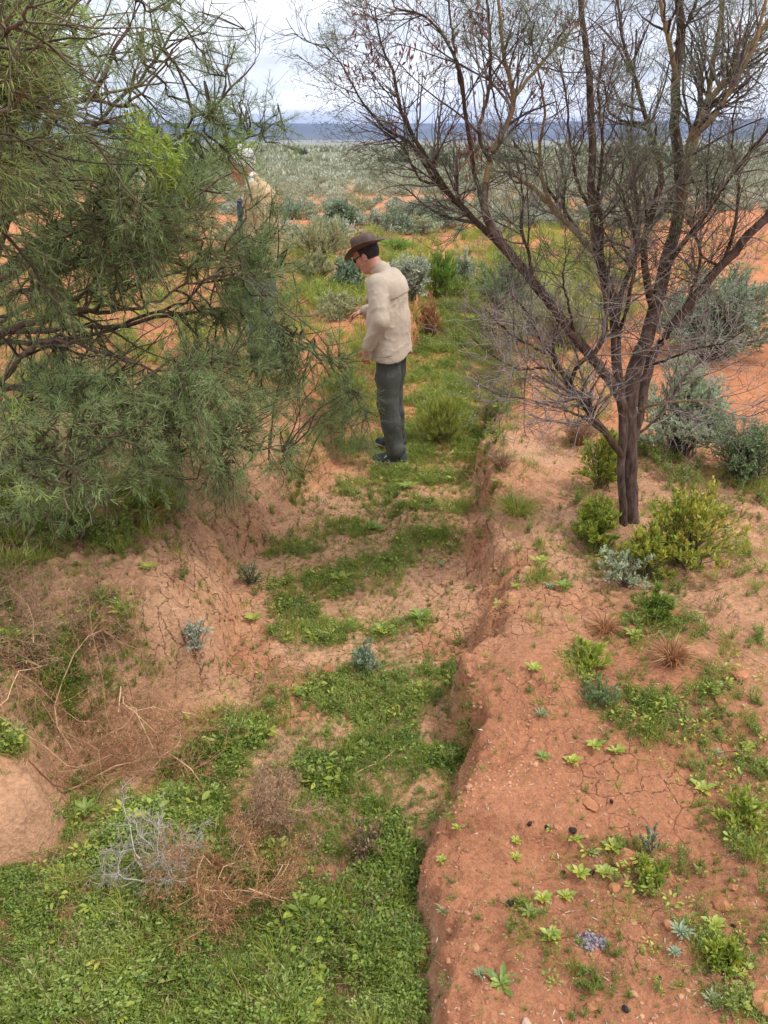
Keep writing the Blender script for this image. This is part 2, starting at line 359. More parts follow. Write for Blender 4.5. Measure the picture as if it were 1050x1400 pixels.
wv = N(t_, 'ShaderNodeVectorMath', operation='SCALE'); wv.inputs['Scale'].default_value = .10; LK(t_, nB.outputs['Color'], wv.inputs[0])
wa = N(t_, 'ShaderNodeVectorMath', operation='ADD'); LK(t_, tc.outputs['Object'], wa.inputs[0]); LK(t_, wv.outputs[0], wa.inputs[1])
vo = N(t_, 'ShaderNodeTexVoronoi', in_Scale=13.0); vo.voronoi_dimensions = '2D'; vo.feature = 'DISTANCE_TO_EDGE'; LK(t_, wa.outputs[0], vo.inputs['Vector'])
vo2 = N(t_, 'ShaderNodeTexVoronoi', in_Scale=120.0); vo2.feature = 'F1'; LK(t_, tc.outputs['Object'], vo2.inputs['Vector'])
nM = N(t_, 'ShaderNodeTexNoise', in_Scale=1.4, in_Detail=3.0); LK(t_, tc.outputs['Object'], nM.inputs['Vector'])
msk = N(t_, 'ShaderNodeMapRange', in_1=.50, in_2=.62); LK(t_, nM.outputs['Fac'], msk.inputs[0])
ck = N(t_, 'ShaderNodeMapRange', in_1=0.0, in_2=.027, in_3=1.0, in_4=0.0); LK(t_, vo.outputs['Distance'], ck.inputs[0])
brk = N(t_, 'ShaderNodeMapRange', in_1=.47, in_2=.56); LK(t_, nB.outputs['Fac'], brk.inputs[0])
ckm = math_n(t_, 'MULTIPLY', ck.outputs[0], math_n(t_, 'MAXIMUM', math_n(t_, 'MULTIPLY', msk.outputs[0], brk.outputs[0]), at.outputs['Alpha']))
pb = N(t_, 'ShaderNodeMapRange', in_1=.28, in_2=.72, in_3=.66, in_4=1.3); LK(t_, nA.outputs['Fac'], pb.inputs[0])
pb2 = N(t_, 'ShaderNodeMapRange', in_1=.3, in_2=.7, in_3=.84, in_4=1.14); LK(t_, nB.outputs['Fac'], pb2.inputs[0])
k1 = math_n(t_, 'MULTIPLY', pb.outputs[0], pb2.outputs[0])
k2 = math_n(t_, 'MULTIPLY', k1, math_n(t_, 'SUBTRACT', 1.0, math_n(t_, 'MULTIPLY', ckm, .42)))  # crack lines darkened in the soil colour: painted shade for their depth
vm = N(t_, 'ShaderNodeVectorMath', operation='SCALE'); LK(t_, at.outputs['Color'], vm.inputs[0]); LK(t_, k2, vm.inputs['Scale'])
# light grit
gr = N(t_, 'ShaderNodeMapRange', in_1=.10, in_2=.2, in_3=1.0, in_4=0.0); LK(t_, vo2.outputs['Distance'], gr.inputs[0])
gsel = N(t_, 'ShaderNodeMapRange', in_1=.58, in_2=.72); LK(t_, nA.outputs['Fac'], gsel.inputs[0])
gm = math_n(t_, 'MULTIPLY', math_n(t_, 'MULTIPLY', gr.outputs[0], gsel.outputs[0]), .6)
mxg = N(t_, 'ShaderNodeMix'); mxg.data_type = 'RGBA'; LK(t_, gm, mxg.inputs[0]); LK(t_, vm.outputs[0], mxg.inputs[6]); mxg.inputs[7].default_value = (.62, .42, .30, 1)
hh = math_n(t_, 'SUBTRACT', math_n(t_, 'ADD', nA.outputs['Fac'], math_n(t_, 'MULTIPLY', nB.outputs['Fac'], 1.4)), math_n(t_, 'MULTIPLY', ckm, 1.3))
hh = math_n(t_, 'ADD', hh, math_n(t_, 'MULTIPLY', gr.outputs[0], .25))
bp = N(t_, 'ShaderNodeBump', in_Strength=.9, in_Distance=.022); LK(t_, hh, bp.inputs['Height'])
pr = N(t_, 'ShaderNodeBsdfPrincipled', in_Roughness=.95); pr.inputs['Specular IOR Level'].default_value = .15
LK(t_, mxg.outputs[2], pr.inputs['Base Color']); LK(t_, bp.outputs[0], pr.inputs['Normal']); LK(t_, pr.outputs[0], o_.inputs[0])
ny, nx = XX.shape; ii = np.arange(ny*nx).reshape(ny, nx)
Qg = np.stack([ii[:-1, :-1], ii[:-1, 1:], ii[1:, 1:], ii[1:, :-1]], -1).reshape(-1, 4)
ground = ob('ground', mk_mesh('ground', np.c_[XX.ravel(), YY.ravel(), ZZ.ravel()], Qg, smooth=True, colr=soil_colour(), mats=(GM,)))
tag(ground, kind='structure')
# haze: the air between here and the hills
def haze():
    zb, zt = float(ZZ.min())-1.0, 330.0
    x0, x1, y0, y1 = -11900, 11900, -900, 12300
    V = np.array([(x, y, z) for z in (zb, zt) for y in (y0, y1) for x in (x0, x1)], float)
    Q = np.array([(0, 2, 3, 1), (4, 5, 7, 6), (0, 1, 5, 4), (2, 6, 7, 3), (0, 4, 6, 2), (1, 3, 7, 5)])
    m, t, o = base_mat('air'); v = N(t, 'ShaderNodeVolumePrincipled'); v.inputs['Color'].default_value = (.40, .55, 1.0, 1); v.inputs['Density'].default_value = HAZE
    v.inputs['Anisotropy'].default_value = .2
    LK(t, v.outputs[0], o.inputs['Volume']); tag(ob('haze', mk_mesh('haze', V, Q, smooth=False, mats=(m,))), kind='stuff')
HAZE = 1.0e-4
haze()
# ================================================================ PLANT MATERIALS
M_bark = solid_mat('dark_bark', (.045, .028, .022), (.17, .115, .09), rough=.9, scale=38, bump=.9, bscale=55, stretch=(1, 1, .35), spec=.2, bd=.012)
M_bark2 = solid_mat('branch_bark', (.055, .034, .024), (.26, .175, .085), rough=.85, scale=22, bump=.8, bscale=60, stretch=(1, 1, .4), spec=.2, bd=.008, tint=True)
M_twig = solid_mat('twig_bark', (.065, .045, .04), (.36, .305, .28), rough=.9, scale=6, bump=0, tint=True)
M_twigl = solid_mat('left_twig_bark', (.045, .035, .022), (.15, .12, .07), rough=.9, scale=6, bump=0, tint=True)
M_needle = leaf_mat('needle_leaf', [(.115, .175, .07), (.21, .30, .115), (.31, .41, .165), (.44, .53, .14)], .38, .03)
M_needle2 = leaf_mat('young_needle_leaf', [(.22, .33, .03), (.34, .46, .05), (.42, .50, .07)], .4, .1)
M_fine = leaf_mat('fine_grey_leaf', [(.10, .13, .07), (.18, .22, .12), (.28, .31, .20)], .3, .05)
M_pod = leaf_mat('seed_pod', [(.14, .03, .025), (.27, .075, .05), (.34, .16, .10)], .2, .1)

# ================================================================ TREES
def limb_batch(limbs, K=16, wob=.012, rg=None):
    """limbs: list of [(u, v, y, radius), ...] measured on the photo, y is the real distance"""
    out = []; rr = []
    for L in limbs:
        pts = []
        for (u, v, y, r) in L:
            p = py_(u, v, y); pts.append([p[0], p[1], p[2], r])
        q = smooth_path(pts, K); q[1:-1, :3] += rg.normal(size=(K-2, 3))*wob*.5
        out.append(q[:, :3]); rr.append(np.clip(q[:, 3], .002, None))
    return np.stack(out), np.stack(rr)
def bumpy_tubes(P, R, sides, rg, geo):
    n0 = geo.n; tubes(P, R, sides, geo=geo, rg=rg)
# ---- the bare tree on the right bank
def right_tree():
    rg = np.random.default_rng(11)
    b = g1(862, 712); Y = float(b[1])
    root = empty('bare_tree', b, 'many-stemmed dark barked tree, almost leafless, standing on the right bank above the gully', 'tree')
    y0 = Y
    big = [
     [(863, 722, y0, .066), (862, 690, y0, .056), (862, 650, y0, .054), (860, 600, y0, .054), (862, 560, y0+.02, .054), (864, 520, y0+.03, .056), (872, 492, y0+.05, .052), (884, 462, y0+.06, .048), (894, 425, y0+.08, .046), (904, 385, y0+.1, .044), (914, 345, y0+.12, .041), (926, 305, y0+.12, .038), (931, 265, y0+.14, .036), (926, 215, y0+.15, .034), (922, 165, y0+.15, .031), (924, 110, y0+.15, .028), (931, 50, y0+.15, .026), (925, -40, y0+.12, .020), (915, -160, y0+.1, .012)],
     [(853, 722, y0-.04, .032), (850, 680, y0-.045, .028), (849, 630, y0-.045, .029), (852, 585, y0-.04, .034), (850, 545, y0-.02, .034), (843, 500, y0-.05, .034), (841, 450, y0-.07, .032), (836, 400, y0-.1, .030), (818, 352, y0-.12, .029), (812, 300, y0-.12, .026), (808, 250, y0-.15, .024), (810, 180, y0-.16, .022), (805, 100, y0-.18, .019), (796, 30, y0-.2, .016), (788, -60, y0-.2, .012), (784, -150, y0-.2, .008)],
     [(868, 600, y0+.03, .03), (878, 545, y0+.06, .034), (882, 520, y0+.08, .035), (896, 478, y0+.1, .034), (928, 435, y0+.06, .033), (962, 392, y0, .031), (1002, 345, y0-.05, .029), (1050, 292, y0-.1, .027), (1110, 225, y0-.15, .023), (1200, 120, y0-.2, .015)],
     [(858, 570, y0-.02, .034), (840, 530, y0-.05, .035), (812, 492, y0-.1, .034), (786, 462, y0-.14, .033), (758, 422, y0-.18, .031), (728, 385, y0-.2, .030), (700, 350, y0-.22, .029), (676, 318, y0-.22, .027), (662, 280, y0-.22, .024), (664, 248, y0-.22, .020)],
    ]
    mid = [
     [(664, 250, y0-.22, .020), (672, 215, y0-.2, .017), (692, 175, y0-.18, .015), (702, 135, y0-.18, .014), (688, 70, y0-.2, .011), (680, -10, y0-.22, .008)],
     [(702, 135, y0-.18, .012), (725, 105, y0-.1, .010), (760, 65, y0-.05, .008), (790, 30, y0, .006), (810, -20, y0, .004)],
     [(672, 225, y0-.2, .013), (655, 180, y0-.25, .011), (668, 120, y0-.25, .010), (670, 50, y0-.25, .008), (664, -30, y0-.25, .006)],
     [(706, 362, y0-.2, .024), (690, 342, y0-.1, .022), (660, 310, y0-.05, .020), (632, 285, y0, .019), (600, 245, y0, .016), (582, 215, y0, .014), (562, 180, y0, .012), (545, 140, y0, .010), (538, 100, y0, .008), (520, 60, y0, .006), (512, 10, y0, .004)],
     [(640, 292, y0, .016), (612, 265, y0+.1, .013), (590, 240, y0+.1, .012), (560, 195, y0+.1, .010), (525, 175, y0+.1, .008), (490, 130, y0+.1, .006), (465, 85, y0+.1, .004), (442, 60, y0+.1, .003)],
     [(606, 252, y0, .012), (575, 245, y0+.05, .008), (555, 205, y0+.05, .007), (536, 188, y0+.05, .005), (500, 160, y0+.05, .003)],
     [(660, 280, y0-.2, .015), (645, 215, y0-.15, .013), (636, 150, y0-.1, .012), (625, 90, y0-.1, .010), (600, 40, y0-.1, .007), (570, 18, y0-.1, .006), (540, 10, y0-.1, .004), (530, -30, y0, .003)],
     [(632, 130, y0-.1, .009), (620, 60, y0-.1, .007), (612, -20, y0-.1, .005)],
     [(850, 622, y0-.06, .026), (826, 590, y0-.12, .024), (800, 557, y0-.18, .022), (776, 520, y0-.22, .019), (756, 490, y0-.25, .016), (736, 455, y0-.28, .012), (720, 425, y0-.3, .009), (700, 405, y0-.3, .006)],
     [(780, 525, y0-.22, .012), (790, 500, y0-.25, .015), (815, 480, y0-.2, .016), (826, 455, y0-.16, .015), (828, 420, y0-.15, .012), (822, 385, y0-.15, .010), (812, 340, y0-.15, .008)],
     [(770, 510, y0-.22, .010), (740, 503, y0-.3, .008), (712, 505, y0-.34, .007), (680, 490, y0-.36, .005), (645, 462, y0-.36, .003)],
     [(757, 490, y0-.25, .010), (730, 475, y0-.3, .008), (706, 462, y0-.34, .007), (680, 440, y0-.38, .005), (662, 420, y0-.38, .003)],
     [(832, 600, y0-.12, .012), (800, 572, y0-.28, .010), (760, 556, y0-.38, .007), (715, 545, y0-.45, .005), (670, 538, y0-.5, .003)],
     [(818, 352, y0-.12, .022), (795, 325, y0, .020), (762, 292, y0+.1, .018), (735, 262, y0+.15, .015), (702, 240, y0+.2, .010), (670, 232, y0+.2, .005)],
     [(760, 292, y0+.1, .014), (742, 250, y0+.12, .012), (738, 200, y0+.12, .010), (745, 150, y0+.1, .008), (735, 90, y0+.1, .006), (720, 40, y0+.1, .004)],
     [(800, 335, y0, .012), (780, 300, y0+.2, .011), (755, 265, y0+.3, .010), (718, 215, y0+.35, .008), (700, 190, y0+.4, .006)],
     [(894, 425, y0+.08, .026), (884, 380, y0-.02, .024), (880, 335, y0-.05, .022), (892, 290, y0-.08, .020), (904, 240, y0-.1, .018), (896, 200, y0-.1, .016), (884, 170, y0-.1, .014), (872, 120, y0-.12, .012), (858, 80, y0-.12, .010), (846, 20, y0-.12, .007), (836, -50, y0-.12, .005)],
     [(884, 170, y0-.1, .010), (850, 165, y0-.12, .008), (832, 150, y0-.14, .006), (826, 110, y0-.15, .005)],
     [(905, 385, y0+.1, .02), (925, 345, y0-.05, .017), (955, 305, y0-.12, .015), (985, 262, y0-.16, .013), (1012, 225, y0-.2, .011), (1045, 185, y0-.25, .009), (1090, 140, y0-.3, .006)],
     [(926, 300, y0+.1, .026), (936, 240, y0+.05, .024), (945, 190, y0+.05, .023), (962, 150, y0+.05, .021), (985, 120, y0+.05, .019), (1012, 82, y0+.05, .016), (1050, 30, y0+.05, .014), (1090, -30, y0+.05, .01)],
     [(940, 195, y0+.05, .018), (975, 160, y0-.05, .016), (1000, 120, y0-.08, .015), (1025, 75, y0-.1, .012), (1040, 30, y0-.1, .010), (1052, -30, y0-.1, .008)],
     [(932, 255, y0+.14, .020), (950, 200, y0+.25, .019), (965, 145, y0+.3, .018), (975, 90, y0+.3, .015), (985, 20, y0+.3, .012), (990, -50, y0+.3, .008)],
     [(926, 115, y0+.15, .018), (915, 60, y0+.1, .015), (905, 10, y0+.1, .012), (900, -60, y0+.1, .008)],
     [(923, 60, y0+.15, .012), (945, 20, y0+.1, .010), (960, -30, y0+.1, .007)],
     [(884, 500, y0+.05, .012), (910, 492, y0-.1, .009), (945, 478, y0-.2, .007), (985, 470, y0-.3, .005), (1020, 452, y0-.35, .003)],
     [(875, 560, y0+.02, .010), (905, 552, y0-.12, .008), (950, 548, y0-.2, .006), (985, 560, y0-.25, .004), (1035, 575, y0-.3, .002)],
     [(862, 600, y0, .012), (900, 570, y0+.1, .010), (950, 500, y0+.2, .007), (1010, 470, y0+.3, .004)],
     [(936, 428, y0+.05, .012), (950, 385, y0, .010), (958, 345, y0-.03, .009), (948, 310, y0-.05, .006), (955, 260, y0-.05, .004)],
     [(985, 365, y0, .012), (960, 350, y0-.1, .006), (950, 320, y0-.1, .004), (940, 300, y0-.1, .003)],
     [(842, 470, y0-.05, .016), (855, 430, y0-.15, .014), (862, 390, y0-.2, .012), (870, 350, y0-.22, .010), (862, 300, y0-.25, .009), (850, 260, y0-.25, .007), (855, 200, y0-.25, .005)],
     [(841, 455, y0-.06, .02), (850, 400, y0+.1, .019), (868, 350, y0+.2, .017), (872, 300, y0+.25, .015), (868, 240, y0+.3, .013), (862, 180, y0+.3, .010), (866, 110, y0+.3, .008), (870, 40, y0+.3, .005)],
     [(822, 360, y0-.12, .016), (822, 310, y0-.2, .013), (818, 270, y0-.2, .011), (824, 200, y0-.25, .009), (818, 130, y0-.25, .007), (826, 60, y0-.25, .005)],
     [(812, 295, y0-.12, .012), (790, 250, y0-.2, .010), (780, 200, y0-.22, .008), (775, 140, y0-.22, .006), (765, 80, y0-.22, .004)],
     [(990, 355, y0-.04, .012), (1005, 310, y0-.1, .010), (1010, 250, y0-.1, .008), (1000, 190, y0-.1, .006), (1010, 120, y0-.1, .004)],
     [(728, 385, y0-.2, .012), (722, 345, y0-.25, .010), (712, 310, y0-.3, .008), (716, 270, y0-.3, .006), (706, 220, y0-.3, .004)],
     [(786, 462, y0-.14, .010), (778, 420, y0-.25, .008), (770, 380, y0-.28, .006), (778, 340, y0-.3, .004)],
    ]
    olive = {0, 1}
    PB, RB = limb_batch(big, 40, .006, rg); PM, RM = limb_batch(mid, 22, .005, rg); RB = RB*.78; RM = RM*.80
    g = Geo(); tubes(PB[:3], RB[:3], 10, geo=g, rg=rg); tubes(PB[3:], RB[3:], 9, geo=g, rg=rg)
    g.ob('trunk', M_bark, root, shift=b)
    g = Geo(); ol = np.isin(np.arange(len(mid)), [0, 1, 13, 14, 19, 20, 21, 22, 25])
    tubes(PM, RM, 7, np.where(ol, .85, .12)+rg.random(len(mid))*.15, g, rg); g.ob('branches', M_bark2, root, shift=b)
    # twigs in three generations
    wB = np.linalg.norm(np.diff(PM, axis=1), axis=2).sum(1)*1.0
    T1, R1, L1 = grow(PM, RM, 420, (.22, .55), (.45, 1.0), K=7, up=.05, wig=.13, rscale=.55, rmin=.0028, rg=rg, w=wB)
    T1b, R1b, _ = grow(PB, RB*.45, 120, (.2, .55), (.6, 1.3), K=7, up=.02, wig=.2, tmin=.3, rscale=.2, rmin=.002, rg=rg)
    # low dead grey twigs that reach out in front of the trunk
    low = [8, 9, 10, 11, 12, 3, 24, 25, 26, 27, 29, 35, 33]
    T1c, R1c, _ = grow(PM[low], RM[low], 210, (.18, .5), (.6, 1.4), K=7, up=-.01, wig=.2, rscale=.35, rmin=.0018, rg=rg)
    A = np.concatenate([T1, T1b, T1c]); AR = np.concatenate([R1, R1b, R1c])
    T2, R2, _ = grow(A, AR, 3700, (.10, .32), (.4, 1.1), K=5, up=.04, wig=.18, tmin=.12, rscale=.6, rmin=.0016, rg=rg)
    T3, R3, _ = grow(T2, R2, 6800, (.04, .15), (.4, 1.1), K=4, up=.02, wig=.24, tmin=.1, rscale=.75, rmin=.0012, rg=rg)
    g = Geo()
    def tt(P, lo): # lower dead twigs are paler
        z = P[:, 0, 2]; return np.clip(rg.random(len(P))*.5+lo+.45*(z < 1.75)*rg.random(len(P)), 0, 1)
    tubes(A, AR, 4, tt(A, .0), g, rg); tubes(T2, R2, 3, tt(T2, .1), g, rg); tubes(T3, R3, 3, tt(T3, .2), g, rg)
    g.ob('twigs', M_twig, root, shift=b)
    # sparse small foliage in the crown, denser to the top and right
    allP = np.concatenate([T2[:, -1], T3[:, -1], T2[:, 2]]); allD = np.concatenate([T2[:, -1]-T2[:, -2], T3[:, -1]-T3[:, -2], T2[:, 3]-T2[:, 2]])
    zc = allP[:, 2]; cl = fbm(allP[:, 0]*3.2+5, allP[:, 2]*3.2, 201, 3)
    pr_ = ss(1.7, 2.6, zc)*ss(.38, .56, cl+.12*ss(.9, 1.6, allP[:, 0]))
    sel = rg.random(len(allP)) < pr_*.9
    P = np.repeat(allP[sel], 9, 0); D = np.repeat(unit(allD[sel]), 9, 0)
    P = P+rg.normal(size=P.shape)*.018; D = D+rg.normal(size=P.shape)*.55+np.array([0, 0, .25])
    g = Geo(); leaves(P, D, rg.uniform(.018, .045, len(P)), rg.uniform(.0016, .003, len(P)), g, rg=rg)
    g.ob('foliage', M_fine, root, shift=b)
    # clusters of dry reddish pods
    for (u, v, yy, s, n) in ((560, 70, y0, .045, 30), (480, 110, y0+.05, .035, 22), (600, 60, y0-.1, .05, 26), (700, 30, y0-.1, .04, 24), (735, 120, y0+.1, .04, 24), (850, 90, y0, .03, 18), (630, 20, y0-.1, .04, 26), (775, 30, y0, .035, 46), (764, 58, y0, .03, 34), (655, 25, y0-.25, .03, 24), (652, 185, y0-.22, .05, 60), (640, 210, y0-.2, .04, 40), (508, 65, y0+.05, .05, 36), (512, 95, y0+.05, .04, 26), (497, 25, y0+.05, .05, 20), (560, 30, y0, .05, 18), (545, 165, y0, .02, 12), (584, 90, y0, .04, 14), (610, 150, y0-.1, .06, 16), (690, 100, y0-.2, .05, 14), (720, 5, y0-.1, .04, 14)):
        g = Geo(); c = py_(u, v, yy); P = c+rg.normal(size=(n, 3))*s*np.array([1, .8, 1.3]); D = rg.normal(size=(n, 3))*.5+np.array([0, 0, -1.])
        leaves(P, D, rg.uniform(.02, .06, n), rg.uniform(.007, .013, n), g, rg=rg, fold=.1)
        k = max(3, n//6); Q = c+rg.normal(size=(k, 3))*s*1.2; st = np.stack([np.broadcast_to(c+np.array([0, 0, .02]), (k, 3)), (c+Q)/2+rg.normal(size=(k, 3))*.008, Q], 1)
        tubes(st, np.full((k, 3), .0013), 3, None, g, rg); g.ob('seed_pod_cluster', M_pod, root, shift=b)
right_tree()

# ---- the green needle-leaved tree reaching in from the left
def left_tree():
    rg = np.random.default_rng(23)
    bx, by = -2.75, 4.3; b = np.array([bx, by, float(gz(bx, by))])
    root = empty('needle_leaved_tree', b, 'dense green tree with fine needle leaves leaning in over the left bank', 'tree')
    U0, V0 = -175, 640
    def L(*p): return [(-230, 740, 4.35, .07), (-150, 590, 4.3, .06)]+list(p)
    limbs = [
     L((-60, 440, 4.0, .045), (0, 300, 3.7, .034), (20, 250, 3.6, .026), (35, 205, 3.5, .024), (70, 160, 3.5, .022), (118, 136, 3.5, .018), (150, 85, 3.5, .013), (178, 30, 3.5, .010), (192, -10, 3.5, .008), (200, -80, 3.5, .005)),
     L((-50, 440, 4.0, .03), (0, 330, 3.9, .024), (50, 200, 3.7, .020), (90, 155, 3.6, .015), (125, 138, 3.6, .013), (165, 143, 3.6, .011), (190, 128, 3.6, .008), (230, 80, 3.6, .006), (280, 30, 3.6, .003)),
     L((-40, 500, 4.1, .04), (0, 455, 4.0, .032), (60, 438, 3.9, .026), (105, 424, 3.8, .022), (150, 430, 3.8, .016), (200, 420, 3.7, .012), (240, 398, 3.7, .010), (280, 380, 3.7, .008), (330, 372, 3.7, .005)),
     L((-60, 560, 4.0, .04), (10, 515, 3.7, .026), (40, 480, 3.6, .022), (75, 463, 3.5, .018), (120, 470, 3.5, .014), (180, 498, 3.5, .011), (240, 507, 3.5, .008), (276, 498, 3.5, .005)),
     L((-40, 480, 4.3, .03), (50, 470, 4.3, .022), (130, 455, 4.3, .018), (200, 432, 4.3, .014), (250, 412, 4.3, .012), (285, 385, 4.3, .009), (340, 378, 4.3, .007), (400, 372, 4.3, .004)),
     L((-30, 470, 4.4, .035), (80, 450, 4.5, .026), (180, 440, 4.5, .020), (270, 430, 4.5, .016), (350, 440, 4.5, .013), (420, 465, 4.5, .010), (470, 510, 4.5, .007), (495, 560, 4.5, .004)),
     L((-60, 430, 4.1, .035), (-10, 390, 3.9, .03), (40, 350, 3.8, .024), (80, 320, 3.7, .018), (140, 300, 3.6, .014), (200, 290, 3.5, .010), (260, 270, 3.5, .007), (320, 235, 3.5, .004)),
     L((-30, 400, 4.3, .035), (60, 320, 4.3, .026), (130, 265, 4.3, .020), (200, 225, 4.2, .016), (260, 170, 4.2, .012), (310, 130, 4.2, .009), (350, 80, 4.2, .005), (335, 40, 4.2, .003)),
     L((-40, 350, 4.4, .03), (60, 230, 4.5, .022), (140, 160, 4.5, .018), (200, 100, 4.5, .014), (240, 40, 4.5, .010), (270, -30, 4.5, .006)),
     L((-40, 420, 4.6, .03), (80, 340, 4.7, .022), (180, 280, 4.7, .018), (270, 235, 4.7, .014), (330, 195, 4.7, .010), (385, 165, 4.7, .005)),
     L((-80, 600, 3.8, .035), (0, 560, 3.5, .022), (60, 555, 3.4, .017), (130, 575, 3.4, .013), (190, 610, 3.4, .009), (225, 650, 3.4, .005)),
     L((-20, 540, 4.2, .03), (80, 520, 4.1, .022), (170, 540, 4.0, .017), (250, 575, 4.0, .013), (330, 612, 4.0, .010), (385, 620, 4.0, .007), (415, 645, 4.0, .004)),
     L((-60, 560, 3.9, .03), (30, 530, 3.7, .022), (120, 540, 3.6, .016), (220, 580, 3.6, .012), (290, 620, 3.6, .008), (320, 665, 3.6, .004)),
     L((-60, 600, 3.6, .03), (-10, 610, 3.2, .018), (60, 620, 3.1, .013), (120, 650, 3.1, .009), (160, 690, 3.1, .005)),
     L((-60, 420, 3.9, .03), (0, 260, 3.4, .02), (30, 160, 3.2, .016), (60, 90, 3.1, .012), (110, 30, 3.1, .008), (150, -40, 3.1, .005)),
     L((-90, 480, 4.1, .035), (-20, 430, 3.9, .026), (30, 400, 3.8, .020), (90, 370, 3.7, .015), (170, 350, 3.7, .011), (240, 330, 3.7, .008), (310, 330, 3.7, .005)),
     L((0, 440, 4.8, .03), (120, 400, 4.9, .022), (240, 370, 4.9, .016), (330, 350, 4.9, .012), (385, 360, 4.9, .006)),
     L((-100, 300, 3.6, .03), (-60, 180, 2.9, .018), (-30, 90, 2.2, .013), (10, 40, 1.9, .008), (50, 10, 1.8, .004)),
     L((-100, 330, 3.5, .03), (-70, 250, 2.9, .018), (-40, 200, 2.3, .012), (0, 150, 2.0, .007), (40, 130, 1.95, .004)),
    ]
    PL, RL = limb_batch(limbs, 26, .02, rg)
    # thick stems join under the frame edge
    g = Geo(); tubes(PL, RL*.58, 8, geo=g, rg=rg); g.ob('branches', M_bark, root, shift=b)
    tp = np.array([[(bx, by, b[2]-.1), (bx+.02, by, b[2]+.1), (bx+.06, by, b[2]+.28), tuple(PL[0, 0]+np.array([0, 0, .05]))]]); 
    g = Geo(); tubes(tp, np.array([[.17, .15, .13, .10]]), 12, geo=g, rg=rg); g.ob('trunk', M_bark, root, shift=b)
    # sprays: (u, v, y, ru, rv, n, droop) patches of foliage, each spray grows out of the nearest limb
    patches = [(312, 215, 4.1, 16, 22, 4, 0), (5, 60, 2.6, 50, 80, 30, 0), (40, 20, 2.6, 50, 40, 12, 0), (5, 180, 2.8, 50, 60, 20, 0), (355, 285, 4.3, 22, 24, 3, 0), (20, 60, 4.0, 70, 80, 9, .2), (120, 60, 3.8, 60, 70, 8, .3), (225, 60, 4.2, 70, 60, 13, .3), (270, 110, 4.3, 50, 60, 5, .25), (60, 210, 3.9, 90, 60, 12, .1), (160, 215, 3.9, 80, 45, 12, .1),
        (240, 170, 4.2, 70, 50, 12, .2), (330, 165, 4.4, 50, 40, 9, .2), (375, 190, 4.6, 22, 25, 3, .1), (60, 290, 3.6, 90, 60, 26, 0), (180, 280, 3.6, 90, 45, 32, 0), (250, 260, 4.0, 50, 50, 17, 0), (320, 330, 4.4, 50, 35, 10, -.1),
        (60, 380, 4.0, 80, 40, 14, 0), (220, 350, 3.8, 60, 35, 14, -.1), (300, 390, 4.0, 70, 50, 24, -.1), (365, 380, 4.5, 38, 60, 16, -.1), (335, 460, 4.2, 70, 55, 36, -.2), (390, 500, 4.4, 45, 45, 16, -.2), (445, 520, 4.5, 45, 45, 14, -.2), (470, 575, 4.5, 38, 36, 15, -.2),
        (300, 530, 3.8, 90, 50, 42, -.2), (200, 550, 3.6, 90, 45, 30, -.2), (100, 550, 3.5, 90, 50, 28, -.1), (30, 580, 3.3, 60, 60, 20, -.1), (150, 620, 3.4, 90, 40, 26, -.3), (260, 600, 3.7, 70, 40, 26, -.3), (310, 640, 3.6, 30, 35, 12, -.4), (50, 660, 3.1, 70, 40, 14, -.3), (395, 625, 4.0, 35, 30, 6, -.3),
        (120, 330, 4.2, 100, 40, 26, 0), (40, 450, 4.3, 60, 50, 12, 0), (130, 500, 4.3, 80, 40, 12, -.1), (110, 385, 3.7, 90, 35, 20, -.1), (210, 330, 4.0, 60, 40, 12, 0)]
    C_ = []
    for (u, v, y, ru, rv, n, dr) in patches:
        r = np.sqrt(rg.random(n)); a = rg.random(n)*6.283; yy = y+rg.normal(size=n)*.28
        q = py_(u+ru*r*np.cos(a), v+rv*r*np.sin(a), yy); C_.append(np.c_[q, np.full(n, dr)])
    C_ = np.concatenate(C_); S = PL[:, 8:].reshape(-1, 3); Rl = RL[:, 8:].ravel()
    d = np.linalg.norm(C_[:, None, :3]-S[None], axis=2)+.25*np.maximum(0, S[None, :, 0]-C_[:, None, 0]+.05); j = d.argmin(1)
    A0 = S[j]; E = C_[:, :3]; out = unit(E-A0)+np.array([.35, -.05, 0]); out[:, 2] += C_[:, 3]
    E2 = E+unit(out)*.12; m1 = A0*.6+E*.4+rg.normal(size=E.shape)*.04+np.array([0, 0, .03]); m2 = A0*.2+E*.8+rg.normal(size=E.shape)*.02
    SP_ = np.stack([smooth_path(np.stack([A0[i], m1[i], m2[i], E[i], E2[i]]), 8) for i in range(len(E))])
    rs = np.linspace(1, .3, 8)[None]*np.minimum(Rl[j]*.6, .0065)[:, None]+.0008
    T2, R2, _ = grow(SP_, rs, 5200, (.10, .26), (.35, .9), K=5, up=-.01, wig=.13, tmin=.22, rscale=.6, rmin=.0013, rg=rg, w=np.ones(len(SP_)))
    T3, R3, _ = grow(T2, R2, 8200, (.05, .13), (.35, .8), K=4, up=.01, wig=.15, tmin=.05, rscale=.7, rmin=.001, rg=rg)
    TL, RLt, _ = grow(PL[:, 6:], RL[:, 6:], 190, (.2, .6), (.4, 1.1), K=7, up=.02, wig=.16, rscale=.35, rmin=.002, rg=rg)
    TL2, RLt2, _ = grow(TL, RLt, 700, (.1, .3), (.4, 1.1), K=5, up=.0, wig=.18, rscale=.5, rmin=.0014, rg=rg)
    g = Geo(); tubes(SP_, rs, 5, None, g, rg); tubes(T2, R2, 3, None, g, rg); tubes(T3, R3, 3, None, g, rg); tubes(TL, RLt, 4, None, g, rg); tubes(TL2, RLt2, 3, None, g, rg)
    g.ob('twigs', M_twigl, root, shift=b)
    # needles along the finest twigs
    g = Geo()
